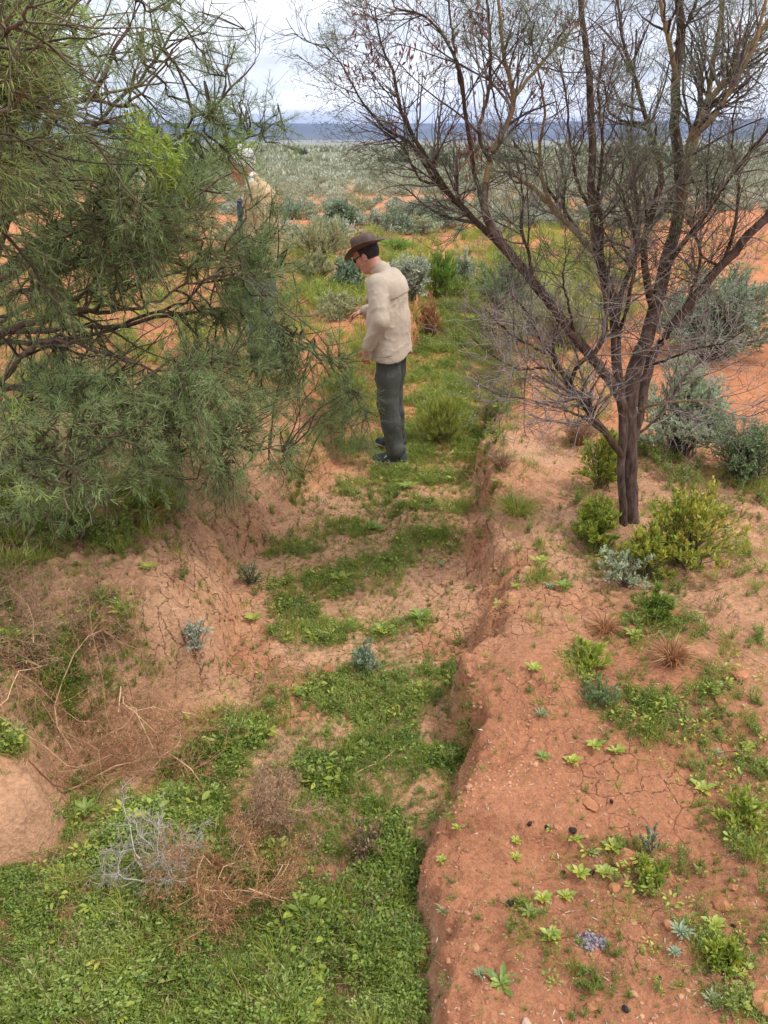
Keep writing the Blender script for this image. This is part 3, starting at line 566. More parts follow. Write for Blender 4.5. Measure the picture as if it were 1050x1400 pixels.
    def needles(T, per, l0, l1, w0, w1, th=None):
        M, K, _ = T.shape; i = np.repeat(np.arange(M), per); n = len(i); t = rg.random(n)*(K-1)*.999; k = t.astype(int); f = (t-k)[:, None]
        P = T[i, k]*(1-f)+T[i, k+1]*f; D = unit(T[i, k+1]-T[i, k])*.9+rg.normal(size=(n, 3))*.50+np.array([0, 0, .0])
        z = P[:, 2]; bright = np.clip(.18+.35*rg.random(n)+.25*fbm(P[:, 0]*2.5, P[:, 2]*2.5+P[:, 1], 301, 3)+.35*(P[:, 1] < 2.6), 0, 1)
        leaves(P, D, rg.uniform(l0, l1, n), rg.uniform(w0, w1, n), g, bright, rg=rg)
    needles(T3, 13, .022, .055, .0014, .0028); needles(T2, 13, .022, .06, .0014, .0028); needles(SP_[:, 4:], 10, .025, .06, .0015, .0026)
    g.ob('foliage', M_needle, root, shift=b)
    # fresh yellow-green tips
    g = Geo(); cs = []
    for (u, v, y, n, s) in ((205, 195, 3.3, 14, .06), (215, 215, 3.3, 12, .05), (188, 180, 3.3, 8, .05), (315, 205, 4.1, 10, .045), (325, 215, 4.1, 6, .03), (110, 235, 3.3, 4, .03), (235, 230, 3.3, 5, .02), (0, 590, 2.9, 9, .05)):
        cs.append(py_(u, v, y)+rg.normal(size=(n, 3))*s)
    cs = np.concatenate(cs); n = len(cs); j = np.linalg.norm(cs[:, None]-SP_[:, 5][None], axis=2).argmin(1); A0 = SP_[j, 5]
    st = np.stack([A0, A0*.5+cs*.5+np.array([0, 0, .01]), cs, cs+unit(cs-A0)*.05+np.array([.01, 0, .01])], 1); tubes(st, np.full((n, 4), .0012), 3, np.zeros(n), g, rg)
    i = np.repeat(np.arange(n), 13); P = st[i, 2]+(st[i, 3]-st[i, 2])*rg.uniform(-.6, 1, len(i))[:, None]; D = rg.normal(size=P.shape)*.5+np.array([.5, 0, -.1])
    leaves(P, D, rg.uniform(.03, .05, len(i)), rg.uniform(.004, .007, len(i)), g, rg=rg)
    g.ob('young_foliage', M_needle2, root, shift=b)
left_tree()
# ================================================================ PEOPLE
def sd_seg(p, a, b, ra, rb, sl=1.0, sf=1.0):
    a = np.array(a, np.float32); b = np.array(b, np.float32); ab = b-a
    q = [p[0]-a[0], p[1]-a[1], p[2]-a[2]]
    t = np.clip((q[0]*ab[0]+q[1]*ab[1]+q[2]*ab[2])/float(ab@ab+1e-9), 0, 1)
    d = np.sqrt(((q[0]-t*ab[0])/sf)**2+((q[1]-t*ab[1])/sl)**2+(q[2]-t*ab[2])**2)
    return d-(ra+(rb-ra)*t)
def sd_ell(p, c, r):
    q = [(p[i]-c[i]) for i in range(3)]
    k0 = np.sqrt((q[0]/r[0])**2+(q[1]/r[1])**2+(q[2]/r[2])**2); k1 = np.sqrt((q[0]/r[0]**2)**2+(q[1]/r[1]**2)**2+(q[2]/r[2]**2)**2)+1e-6
    return k0*(k0-1)/k1
class SDF:
    def __init__(s, lo, hi, h):
        s.lo = np.array(lo, np.float32); s.h = h; s.n = np.ceil((np.array(hi)-s.lo)/h).astype(int)+1
        s.D = np.full(s.n, .12, np.float32); s.ax = [s.lo[i]+h*np.arange(s.n[i], dtype=np.float32) for i in range(3)]; s.M = None
    def sub(s, lo, hi):
        a = np.clip(np.floor((np.array(lo)-s.lo)/s.h).astype(int), 0, s.n-1); b = np.clip(np.ceil((np.array(hi)-s.lo)/s.h).astype(int)+1, a+1, s.n)
        sl = tuple(slice(a[i], b[i]) for i in range(3)); p = np.meshgrid(*[s.ax[i][sl[i]] for i in range(3)], indexing='ij', sparse=True)
        return sl, p
    def loc(s, p):   # into the head frame
        if s.M is None: return p
        c, R = s.M; q = [p[i]-c[i] for i in range(3)]
        return [R[i][0]*q[0]+R[i][1]*q[1]+R[i][2]*q[2] for i in range(3)]
    def _bb(s, pts, m):
        pts = np.array(pts, float)
        if s.M is not None: c, R = s.M; pts = pts@np.array(R)+np.array(c)
        return pts.min(0)-m, pts.max(0)+m
    def add(s, f, pts, m, k=.02, op='u'):
        sl, p = s.sub(*s._bb(pts, m+k+.03)); d = f(s.loc(p)).astype(np.float32); D = s.D[sl]
        d = np.broadcast_to(d, D.shape)
        if op == 'u': h = np.clip(.5+.5*(D-d)/k, 0, 1); s.D[sl] = D*(1-h)+d*h-k*h*(1-h)
        else: s.D[sl] = np.maximum(D, -d)
    def seg(s, a, b, ra, rb=None, k=.02, sl=1.0, sf=1.0): rb = ra if rb is None else rb; s.add(lambda p: sd_seg(p, a, b, ra, rb, sl, sf), [a, b], max(ra, rb)*max(sl, sf, 1), k)
    def chain(s, pts, k=.02, sl=1.0, sf=1.0):
        for i in range(len(pts)-1): s.seg(pts[i][:3], pts[i+1][:3], pts[i][3], pts[i+1][3], k, sl, sf)
    def ell(s, c, r, k=.02, op='u'): s.add(lambda p: sd_ell(p, c, r), [c], max(r), k, op)
    def mesh(s, name, W, mats, extra=None, parent=None, noise=None):
        D = s.D; g = D < 0
        c = [g[i:g.shape[0]-1+i, j:g.shape[1]-1+j, k:g.shape[2]-1+k] for i in (0, 1) for j in (0, 1) for k in (0, 1)]
        cnt = sum(q.astype(np.uint8) for q in c); m = (cnt > 0) & (cnt < 8); idx = np.argwhere(m); vid = np.full(m.shape, -1, np.int32); vid[m] = np.arange(len(idx))
        acc = np.zeros((len(idx), 3)); n = np.zeros(len(idx)); cor = [(i, j, k) for i in (0, 1) for j in (0, 1) for k in (0, 1)]
        val = [D[idx[:, 0]+i, idx[:, 1]+j, idx[:, 2]+k] for (i, j, k) in cor]
        for a in range(8):
            for b in range(a+1, 8):
                if sum(abs(cor[a][q]-cor[b][q]) for q in range(3)) != 1: continue
                x = (val[a] < 0) != (val[b] < 0); t = np.where(x, val[a]/(val[a]-val[b]+1e-12), 0)[:, None]
                acc += np.where(x[:, None], np.array(cor[a])*(1-t)+np.array(cor[b])*t, 0); n += x
        P = (idx+acc/np.maximum(n, 1)[:, None])*s.h+s.lo
        Q = []
        for ax in range(3):
            A = np.take(g, range(0, g.shape[ax]-1), ax); B = np.take(g, range(1, g.shape[ax]), ax); e = np.argwhere(A != B)
            o1, o2 = [(1, 2), (2, 0), (0, 1)][ax]; e = e[(e[:, o1] > 0) & (e[:, o2] > 0) & (e[:, o1] < g.shape[o1]-1) & (e[:, o2] < g.shape[o2]-1)]
            def V(d1, d2): f = e.copy(); f[:, o1] -= d1; f[:, o2] -= d2; return vid[f[:, 0], f[:, 1], f[:, 2]]
            q = np.stack([V(1, 1), V(0, 1), V(0, 0), V(1, 0)], 1); fl = ~A[e[:, 0], e[:, 1], e[:, 2]]; q[fl] = q[fl][:, ::-1]; Q.append(q)
        Q = np.concatenate(Q); Q = Q[(Q >= 0).all(1)]
        return ob(name, mk_mesh(name, W(P), Q, smooth=True, mats=mats), parent)
def rotY(pitch):   # head frame axes as rows (forward, left, up) for a head bowed by pitch
    c, s_ = math.cos(pitch), math.sin(pitch); return [[c, 0, -s_], [0, 1, 0], [s_, 0, c]]
def hand(S, w, d, side, curl=.5, k=.006, flip=1):
    """palm + four fingers + thumb from wrist w along d; side: unit vector towards the thumb"""
    w = np.array(w, float); d = unit(np.array(d, float)); sd = np.array(side, float); sd = unit(sd-d*(sd@d)); nn = np.cross(d, sd)*flip
    S.seg(w, w+d*.03, .024, .026, .015)
    S.seg(w+d*.03-sd*.022, w+d*.085-sd*.026, .013, .012, .015); S.seg(w+d*.03+sd*.018, w+d*.085+sd*.022, .014, .012, .015); S.seg(w+d*.03, w+d*.088, .014, .012, .015)
    for q, L in ((-.030, .055), (-.010, .070), (.010, .075), (.029, .068)):
        a = w+d*.085+sd*q; c1 = curl*1.0; d1 = d*math.cos(c1)+nn*math.sin(c1); b = a+d1*L*.5; c2 = curl*2.1; d2 = d*math.cos(c2)+nn*math.sin(c2)
        c = b+d2*L*.32; c3 = curl*2.8; e = c+(d*math.cos(c3)+nn*math.sin(c3))*L*.25
        S.seg(a, b, .0095, .0088, k); S.seg(b, c, .0088, .008, k*.6); S.seg(c, e, .008, .007, k*.6)
    a = w+d*.025+sd*.024; b = a+(d*.55+sd*.75+nn*.25)*.045; c = b+(d*.95+nn*.4+sd*.1)*.032; S.seg(a, b, .014, .0105, .012); S.seg(b, c, .0105, .0085, .006)
def head(S, c, pitch):
    S.M = (c, rotY(pitch))
    S.ell((-.005, 0, .03), (.100, .078, .104), .02); S.ell((.028, 0, -.045), (.066, .058, .080), .035); S.ell((.068, 0, -.098), (.024, .026, .018), .03)
    S.seg((.088, 0, .018), (.112, 0, -.026), .009, .012, .014); S.ell((.098, 0, -.030), (.014, .018, .010), .01)
    S.ell((.088, 0, -.062), (.012, .024, .007), .008); S.ell((.085, 0, -.072), (.011, .020, .007), .008); S.seg((.082, -.04, .034), (.082, .04, .034), .012, None, .02)
    for l in (-1, 1):
        S.ell((.055, l*.045, -.02), (.025, .02, .02), .03); S.ell((.080, l*.032, .012), (.013, .014, .012), .004)
        S.ell((-.006, l*.080, -.012), (.020, .009, .032), .008); S.ell((-.002, l*.088, -.014), (.010, .005, .018), .004, 's')
    S.M = None
def pants(S, J):
    for s in ('L', 'R'):
        h, kn, an = J['hip'+s], J['knee'+s], J['ank'+s]; mid = [(h[i]+kn[i])/2 for i in range(3)]; cf = [(kn[i]*.6+an[i]*.4) for i in range(3)]
        S.chain([(*h, .098), (*mid, .092), (*kn, .078), (*cf, .078), (an[0], an[1], an[2]+.02, .066)], .03)
        S.seg((an[0]-.005, an[1], an[2]+.03), (an[0]+.01, an[1], an[2]-.0), .066, .068, .02)
    S.seg((J['hipL'][0], -.07, .98), (J['hipL'][0], .07, .96), .105, .105, .04)
def cloth(S, amp, sc, seed, mode=0):
    a = S.ax; X, Y, Z = np.meshgrid(a[0], a[1], a[2], indexing='ij', sparse=True); m = np.abs(S.D) < .03
    i = np.argwhere(m); x = a[0][i[:, 0]]; y = a[1][i[:, 1]]; z = a[2][i[:, 2]]
    zs = 1.2 if mode == 0 else .45
    n1 = np.abs(fbm(x*sc*.7+y*sc*.9+seed, z*sc*zs+x*sc*.7, seed, 3)-.5)*2; n2 = np.abs(fbm(y*sc*1.1-x*sc*.4, z*sc*.4+seed, seed+9, 3)-.5)*2
    n3 = np.abs(fbm(x*sc*1.7+z*sc*(1.5 if mode == 0 else .3), y*sc*2-z*sc*(.8 if mode == 0 else .2), seed+19, 3)-.5)*2
    S.D[m] += (amp*(((1-n1)**7)*-1.2+((1-n2)**7)*-1.0+((1-n3)**6)*-.5+.5)).astype(np.float32)
def frame_fn(O, yaw):
    O = np.array(O, float); Fv = np.array([-math.cos(yaw), math.sin(yaw), 0]); Lv = np.array([-math.sin(yaw), -math.cos(yaw), 0])
    return lambda P: P[:, :1]*Fv+P[:, 1:2]*Lv+P[:, 2:3]*np.array([0, 0, 1.0])    # relative to the root
M_skin = solid_mat('skin', (.42, .19, .13), (.55, .28, .20), rough=.55, scale=30, bump=.1, bscale=200, bd=.001)
M_shirt = solid_mat('beige_cotton', (.395, .325, .25), (.50, .42, .335), rough=.92, scale=7, bump=.25, bscale=380, bd=.0012, spec=.15)
M_pants = solid_mat('dark_trouser_cloth', (.045, .046, .038), (.080, .080, .068), rough=.85, scale=9, bump=.25, bscale=300, bd=.001)
M_hat = solid_mat('brown_leather', (.042, .022, .015), (.115, .066, .048), rough=.55, scale=14, bump=.35, bscale=90, bd=.002, spec=.4)
M_hair = solid_mat('dark_hair', (.010, .007, .006), (.035, .022, .016), rough=.6, scale=60, bump=.8, bscale=180, stretch=(1, 1, .25))
M_ghair = solid_mat('grey_hair', (.42, .41, .40), (.78, .77, .76), rough=.7, scale=50, bump=.8, bscale=160, stretch=(1, 1, .3))
M_shoe = solid_mat('dark_shoe_fabric', (.018, .02, .024), (.09, .10, .11), rough=.8, scale=40, bump=.4)
M_sole = solid_mat('tan_sole', (.42, .30, .22), (.55, .48, .42), rough=.8, scale=20, bump=.2)
M_accent = solid_mat('pale_shoe_trim', (.45, .5, .52), (.6, .62, .6), rough=.7)
M_blue = solid_mat('blue_trim', (.03, .06, .22), (.05, .1, .3), rough=.7)
M_lens = solid_mat('dark_lens', (.006, .006, .007), rough=.12, bump=0, spec=.6)
M_tan = solid_mat('tan_jacket_cloth', (.42, .295, .165), (.52, .38, .23), rough=.9, scale=8, bump=.3, bscale=300, bd=.001)
M_white = solid_mat('white_cloth', (.68, .68, .68), (.78, .78, .78), rough=.9, scale=8, bump=.2, bscale=300, bd=.001)
M_navy = solid_mat('navy_cloth', (.014, .02, .07), (.03, .04, .12), rough=.85, scale=8, bump=.2)
M_jean = solid_mat('grey_blue_cloth', (.13, .15, .20), (.2, .225, .28), rough=.9, scale=8, bump=.2)
def shoes(J, W, root, mats, s, face):
    an = J['ank'+s]; a = J.get('toe'+s, 0.0); ca, sa = math.cos(a), math.sin(a)
    def q(f, l, z): return (an[0]+f*ca-l*sa, an[1]+f*sa+l*ca, z)
    S = SDF((an[0]-.2, an[1]-.16, -.03), (an[0]+.28, an[1]+.16, .2), .005)
    S.seg(q(-.055, 0, .062), q(.02, 0, .07), .040, .046, .03); S.seg(q(.02, 0, .07), q(.15, .004, .042), .046, .030, .03, ); S.seg(q(.10, -.018, .04), q(.16, .0, .036), .03, .026, .02); S.seg(q(.10, .018, .04), q(.165, .0, .036), .03, .026, .02)
    S.seg(q(-.03, 0, .07), q(-.035, 0, .13), .044, .047, .02)
    o = S.mesh('shoe', W, (mats[0],), parent=root)
    S = SDF((an[0]-.2, an[1]-.16, -.05), (an[0]+.3, an[1]+.16, .1), .005)
    S.seg(q(-.065, 0, .03), q(.02, 0, .03), .040, .040, .02); S.seg(q(.02, 0, .03), q(.155, .002, .03), .040, .040, .02)
    g = np.meshgrid(*S.ax, indexing='ij', sparse=True)[2]; S.D = np.maximum(S.D, g-.028); S.D = np.maximum(S.D, .002-g)
    S.mesh('sole', W, (mats[1],), parent=o)
    for (f0, z0, f1, z1, w, m) in ((.105, .045, .06, .088, .006, mats[2]), (.085, .040, .035, .085, .005, mats[3]), (.04, .036, .075, .06, .006, mats[2]), (-.06, .05, -.02, .085, .005, mats[2])):
        e = 1 if s == 'L' else -1; S = SDF((an[0]-.2, an[1]-.16, -.03), (an[0]+.28, an[1]+.16, .2), .004)
        S.seg(q(f0, e*.040, z0), q(f1, e*.036, z1), w, w, .002); S.mesh('shoe_trim', W, (m,), parent=o)
def man():
    O = np.array([.115, 6.03, 0]); O[2] = float(gz(O[0]-.0, O[1]-.1)); yaw = rad(20)
    root = empty('person', O, 'man in brown leather hat, beige shirt and dark trousers standing in the gully', 'person'); W = frame_fn(O, yaw)
    J = dict(hipL=(.055, .080, .90), hipR=(.065, -.080, .90), kneeL=(.045, .125, .49), kneeR=(.10, -.15, .49), ankL=(-.035, .15, .10), ankR=(.085, -.20, .10), toeL=.12, toeR=-.1)
    hc = (.262, 0, 1.60); pit = rad(33)
    sL, sR = (.115, .18, 1.425), (.115, -.18, 1.425); eL, wL = (.06, .255, 1.165), (.17, .25, .955); eR, wR = (.13, -.265, 1.16), (.375, -.235, 1.135)
    lo, hi = (-.35, -.5, -.03), (.62, .5, 1.85)
    S = SDF(lo, hi, .005)
    S.seg((.055, 0, .95), (.08, 0, 1.1), .095, .095, .04, sl=1.25); S.seg((.08, 0, 1.1), (.10, 0, 1.36), .098, .10, .05, sl=1.3)
    S.seg((.12, -.12, 1.42), (.12, .12, 1.42), .055, .055, .05); S.seg((.13, 0, 1.44), (.215, 0, 1.565), .062, .056, .03)
    for s, sh, e, wq in (('L', sL, eL, wL), ('R', sR, eR, wR)):
        S.chain([(*sh, .052), (*e, .041), (*wq, .027)], .03)
        S.chain([(*J['hip'+s], .09), (*J['knee'+s], .058), (*J['ank'+s], .04)], .04); an = J['ank'+s]; S.seg((an[0]-.03, an[1], .045), (an[0]+.13, an[1], .035), .035, .025, .02)
    hand(S, wL, (.12, .0, -1), (.9, -.1, .2), .55)
    hand(S, wR, (.93, .12, -.30), (.1, .95, .1), .42, flip=-1)
    head(S, hc, pit)
    S.mesh('body', W, (M_skin,), parent=root)
    # shirt
    S = SDF((-.35, -.5, .8), (.5, .5, 1.62), .006)
    S.seg((.072, 0, .86), (.085, 0, 1.12), .170, .152, .05, sl=1.34); S.seg((.085, 0, 1.12), (.085, 0, 1.33), .150, .142, .05, sl=1.32); S.seg((.095, -.10, 1.385), (.095, .10, 1.385), .098, .098, .06)
    S.seg((.115, 0, 1.44), (.15, 0, 1.50), .085, .066, .03)
    for sh, e, wq in ((sL, eL, wL), (sR, eR, wR)): S.chain([(sh[0], sh[1]*.92, sh[2]-.01, .082), (*e, .064), (wq[0]*.96+e[0]*.04, wq[1], wq[2]*.97+e[2]*.03+.005, .045)], .03)
    X, Y, Z = np.meshgrid(*S.ax, indexing='ij', sparse=True)
    hem = .865+.03*np.cos(np.arctan2(Y, X)*2)-.03*(X > .5)
    cloth(S, .0036, 7, 5)
    # vertical pleats in the back below the yoke
    bk = (X < .06)*(Z < 1.33)*np.clip((1.33-Z)/.05, 0, 1)*np.clip((Z-1.0)/.3, 0, 1); S.D = (S.D+.0035*bk*np.sin(Y*70)**2).astype(np.float32); S.D = np.maximum(S.D, (hem-Z))
    shirt = S.mesh('shirt', W, (M_shirt,), parent=root)
    # yoke flap, collar, cuffs, placket, pocket flap
    S = SDF((-.3, -.3, 1.26), (.3, .3, 1.55), .005); S.seg((.085, 0, 1.2), (.085, 0, 1.33), .146, .147, .05, sl=1.32); S.seg((.095, -.10, 1.385), (.095, .10, 1.385), .104, .104, .06); X, Y, Z = np.meshgrid(*S.ax, indexing='ij', sparse=True)
    S.D = np.maximum(np.maximum(S.D, 1.325+.02*np.cos(Y*14)-Z+.0*X), np.maximum(X-.075, Z-1.45)); S.mesh('back_yoke', W, (M_shirt,), parent=shirt)
    S = SDF((-.06, -.2, 1.38), (.34, .2, 1.62), .004)
    S.seg((.13, 0, 1.46), (.17, 0, 1.535), .079, .076, .01); X, Y, Z = np.meshgrid(*S.ax, indexing='ij', sparse=True); inner = sd_seg([X, Y, Z], (.115, 0, 1.42), (.195, 0, 1.58), .071, .066); S.D = np.maximum(S.D, -inner); S.D = np.maximum(S.D, (X-.13)*.45+(Z-1.535)*.9); S.mesh('collar', W, (M_shirt,), parent=shirt)
    for e, wq in ((eL, wL), (eR, wR)):
        e = np.array(e); wq = np.array(wq); dd = unit(wq-e); S = SDF(wq-.14, wq+.1, .004); S.seg(wq-dd*.075, wq-dd*.005, .048, .047, .01); q = np.meshgrid(*S.ax, indexing='ij', sparse=True)
        t = (q[0]-wq[0])*dd[0]+(q[1]-wq[1])*dd[1]+(q[2]-wq[2])*dd[2]; S.D = np.maximum(S.D, np.maximum(t-.004, -.085-t)); S.mesh('cuff', W, (M_shirt,), parent=shirt)
    S = SDF((.05, -.2, .84), (.3, .2, 1.5), .005); S.seg((.232, 0, .88), (.229, 0, 1.12), .014, .014, .01, sl=1.4); S.seg((.229, 0, 1.12), (.221, 0, 1.36), .014, .014, .01, sl=1.4); S.mesh('placket', W, (M_shirt,), parent=shirt)
    for l in (.09, -.09):
        S = SDF((.02, l-.1, 1.18), (.3, l+.1, 1.4), .004); S.seg((.208, l-.04, 1.30), (.208, l+.04, 1.30), .022, .022, .004); S.seg((.212, l-.03, 1.285), (.212, l+.03, 1.285), .02, .02, .004); S.mesh('pocket_flap', W, (M_shirt,), parent=shirt)
    S = SDF((-.3, -.42, .02), (.4, .42, 1.1), .006); pants(S, J); cloth(S, .0055, 8, 31, 1)
    X, Y, Z = np.meshgrid(*S.ax, indexing='ij', sparse=True); S.D = np.maximum(S.D, .075-Z); S.D = np.maximum(S.D, Z-.93); tr = S.mesh('trousers', W, (M_pants,), parent=root)
    for s in 'LR': shoes(J, W, root, (M_shoe, M_sole, M_accent, M_blue), s, 0)
    # hair, sunglasses
    S = SDF((.0, -.13, 1.43), (.42, .13, 1.8), .004); S.M = (hc, rotY(pit)); S.ell((-.010, 0, .030), (.106, .085, .108), .01); q = S.loc(np.meshgrid(*S.ax, indexing='ij', sparse=True))
    S.D = np.maximum(S.D, np.minimum(.0+q[0]*1.0-.02, 9)); S.D = np.maximum(S.D, -.062-q[2]*1.0+.0*q[0]-np.where(q[0] > -.02, -.04, 0)); S.M = None; S.mesh('hair', W, (M_hair,), parent=root)
    S = SDF((.0, -.13, 1.43), (.46, .13, 1.8), .0035); S.M = (hc, rotY(pit))
    for l in (-1, 1): S.ell((.090, l*.034, .008), (.012, .029, .021), .004); S.seg((.080, l*.062, .016), (.0, l*.084, .012), .0045, .0045, .004)
    S.seg((.1, -.012, .016), (.1, .012, .016), .0045, .0045, .004); S.M = None; S.mesh('sunglasses', W, (M_lens,), parent=root)
    # hat: brim and crown from one swept sheet with real thickness
    nth = 72; th = np.arange(nth)*2*np.pi/nth; R = np.array(rotY(pit)); hcn = np.array(hc)
    def hatpts(rings):
        V = []
        for (rf, rl, z, fn) in rings: V.append(np.stack([rf*np.cos(th)-.004, rl*np.sin(th), z+fn(th)], 1))
        V = np.concatenate(V); n = len(rings); i = np.arange(n*nth).reshape(n, nth); Q = np.stack([i[:-1], np.roll(i[:-1], -1, 1), np.roll(i[1:], -1, 1), i[1:]], -1).reshape(-1, 4)
        return W(V@R+hcn), Q
    pit2 = rad(24); R = np.array(rotY(pit2)); hcn = hcn+np.array([-.012, 0, -.004])
    brimz = lambda a: lambda t: a*(.050*np.abs(np.sin(t))**2.2-.012*np.cos(t)-.014)
    z0 = .062
    br = [(.104+.080*s, .088+.072*s, z0+.004*(1-s), brimz(s**1.3)) for s in np.linspace(1, 0, 9)]
    dent = lambda k: lambda t: -k*(np.abs(np.cos(t))**1.5)*.0
    crn = [(.104, .087, z0+.004, lambda t: 0*t), (.103, .087, z0+.02, lambda t: 0*t), (.100, .084, z0+.045, lambda t: 0*t), (.096, .078, z0+.07, lambda t: .004*np.cos(t)), (.090, .069, z0+.090, lambda t: .006*np.cos(t)), (.080, .058, z0+.098, lambda t: .007*np.cos(t)), (.066, .044, z0+.092, lambda t: .007*np.cos(t)), (.045, .026, z0+.078, lambda t: .006*np.cos(t)), (.02, .01, z0+.072, lambda t: .004*np.cos(t)), (.001, .001, z0+.071, lambda t: 0*t)]
    V, Q = hatpts(crn); hat = ob('hat', mk_mesh('hat', V, Q, mats=(M_hat,)), root); md = hat.modifiers.new('thick', 'SOLIDIFY'); md.thickness = .004
    V, Q = hatpts(br); bo = ob('brim', mk_mesh('brim', V, Q, mats=(M_hat,)), hat); md = bo.modifiers.new('thick', 'SOLIDIFY'); md.thickness = .0045
    bd_ = [(.1065, .0905, z0+.006, lambda t: 0*t), (.108, .092, z0+.010, lambda t: 0*t), (.1065, .0905, z0+.020, lambda t: 0*t), (.1035, .0875, z0+.022, lambda t: 0*t)]
    V, Q = hatpts(bd_); b2 = ob('hat_band', mk_mesh('hat_band', V, Q, mats=(M_shoe,)), hat)
man()
def helper():
    p = py_(338, 226, 6.9); O = np.array([p[0]+.06, 6.9, float(gz(p[0], 6.9))]); yaw = rad(-22)
    root = empty('person', O, 'grey-haired person in tan jacket over white shirt, mostly hidden behind the needle-leaved tree', 'person'); W = frame_fn(O, yaw)
    top = p[2]-O[2]; k = (top-.0)/1.60
    J = dict(hipL=(.0, .092, .90), hipR=(.01, -.092, .90), kneeL=(.035, .115, .49), kneeR=(.06, -.11, .49), ankL=(-.035, .12, .10), ankR=(.03, -.13, .10))
    hc = (.10, 0, 1.60); sL, sR = (.02, .20, 1.42), (.02, -.20, 1.42); eL, wL = (.0, .29, 1.15), (.16, .25, 1.0); eR, wR = (.02, -.29, 1.15), (.2, -.22, 1.05)
    Wk = lambda P: W(P)*k
    S = SDF((-.35, -.5, -.03), (.5, .5, 1.8), .006)
    S.seg((0, 0, .95), (.02, 0, 1.36), .11, .115, .05, sl=1.35); S.seg((.025, -.12, 1.42), (.025, .12, 1.42), .055, .055, .05); S.seg((.03, 0, 1.44), (.085, 0, 1.56), .062, .056, .03)
    for s, sh, e, wq in (('L', sL, eL, wL), ('R', sR, eR, wR)):
        S.chain([(*sh, .052), (*e, .041), (*wq, .027)], .03); S.chain([(*J['hip'+s], .09), (*J['knee'+s], .058), (*J['ank'+s], .04)], .04)
        an = J['ank'+s]; S.seg((an[0]-.03, an[1], .045), (an[0]+.13, an[1], .035), .035, .025, .02)
    hand(S, wL, (.6, -.2, -.7), (.5, -.8, .2), .5); hand(S, wR, (.6, .2, -.7), (.5, .8, .2), .5); head(S, hc, rad(24)); S.mesh('body', Wk, (M_skin,), parent=root)
    def torso(r, lo=.80):
        S = SDF((-.38, -.5, .7), (.5, .5, 1.62), .007)
        S.seg((-.0, 0, .78), (0, 0, 1.12), .165*r, .150*r, .05, sl=1.4); S.seg((0, 0, 1.12), (.0, 0, 1.33), .150*r, .145*r, .05, sl=1.4); S.seg((.01, -.11, 1.38), (.01, .11, 1.38), .098*r, .098*r, .06); S.seg((.02, 0, 1.43), (.05, 0, 1.50), .085, .070, .03)
        return S
    S = torso(.93); X, Y, Z = np.meshgrid(*S.ax, indexing='ij', sparse=True); S.D = np.maximum(S.D, .84-Z); sh = S.mesh('shirt', Wk, (M_white,), parent=root)
    S = torso(1.05)
    for a, e, wq in ((sL, eL, wL), (sR, eR, wR)): S.chain([(a[0], a[1]*.92, a[2]-.01, .085), (*e, .068), (*wq, .05)], .03)
    X, Y, Z = np.meshgrid(*S.ax, indexing='ij', sparse=True); S.D = np.maximum(S.D, .80-Z); cloth(S, .010, 8, 55)
    S.D = np.maximum(S.D, -np.maximum(np.abs(Y)-.10-.0*Z, .03-X)).astype(np.float32); S.mesh('jacket', Wk, (M_tan,), parent=root)
    S = SDF((.0, -.2, .8), (.3, .2, 1.5), .006); S.seg((.130, .02, .86), (.122, .01, 1.33), .036, .040, .01, sl=1.5); S.mesh('scarf', Wk, (M_navy,), parent=root)
    S = SDF((-.3, -.42, .02), (.4, .42, 1.1), .007); pants(S, J); cloth(S, .009, 11, 77, 1); X, Y, Z = np.meshgrid(*S.ax, indexing='ij', sparse=True); S.D = np.maximum(S.D, .075-Z); S.mesh('trousers', Wk, (M_jean,), parent=root)
    S = SDF((-.1, -.15, 1.4), (.35, .15, 1.85), .005); S.M = (hc, rotY(rad(24))); S.ell((-.014, 0, .036), (.112, .092, .110), .01); q = S.loc(np.meshgrid(*S.ax, indexing='ij', sparse=True))
    S.D = np.maximum(S.D, np.minimum(q[0]-.045, np.maximum(q[0]-.088, .075-q[2]))); S.M = None; S.mesh('hair', Wk, (M_ghair,), parent=root)
    for s in 'LR': shoes(J, Wk, root, (M_shoe, M_sole, M_accent, M_accent), s, 0)
helper()
# ================================================================ SHRUBS, WEEDS AND GROUND COVER
M_salt = leaf_mat('saltbush_leaf', [(.30, .33, .22), (.44, .47, .34), (.60, .62, .50)], 0.2, 0.03)
M_saltb = leaf_mat('blue_saltbush_leaf', [(.15, .21, .12), (.26, .34, .21), (.38, .46, .32)], 0.2, 0.05)
M_oliv = leaf_mat('olive_shrub_leaf', [(.26, .26, .11), (.42, .42, .21), (.56, .55, .33)], 0.25, 0.04)
M_wool = leaf_mat('woolly_leaf', [(.30, .37, .19), (.48, .55, .35), (.70, .73, .57)], 0.3, 0.02)
M_green = leaf_mat('green_leaf', [(.075, .115, .02), (.17, .255, .04), (.29, .39, .07), (.50, .56, .19)], 0.4, 0.06)
M_grass = leaf_mat('grass_blade', [(.17, .21, .03), (.29, .35, .055), (.42, .45, .09), (.52, .45, .18)], 0.35, 0.05)
M_lime = leaf_mat('bright_grass_blade', [(.12, .20, .03), (.20, .33, .05), (.32, .44, .10)], 0.4, 0.05)
M_yelg = leaf_mat('yellow_green_leaf', [(.14, .21, .03), (.27, .36, .05), (.44, .48, .08), (.60, .50, .07)], 0.35, 0.08)
M_yelb = leaf_mat('yellowing_leaf', [(.16, .22, .03), (.32, .40, .06), (.52, .50, .09), (.72, .50, .09)], .35, .05)
M_greyg = leaf_mat('grey_green_leaf', [(.12, .19, .08), (.20, .29, .12), (.31, .39, .20)], 0.3, 0.06)
M_dry = leaf_mat('dry_stem', [(.24, .13, .075), (.40, .24, .14), (.55, .38, .24)], 0.15, 0.05)
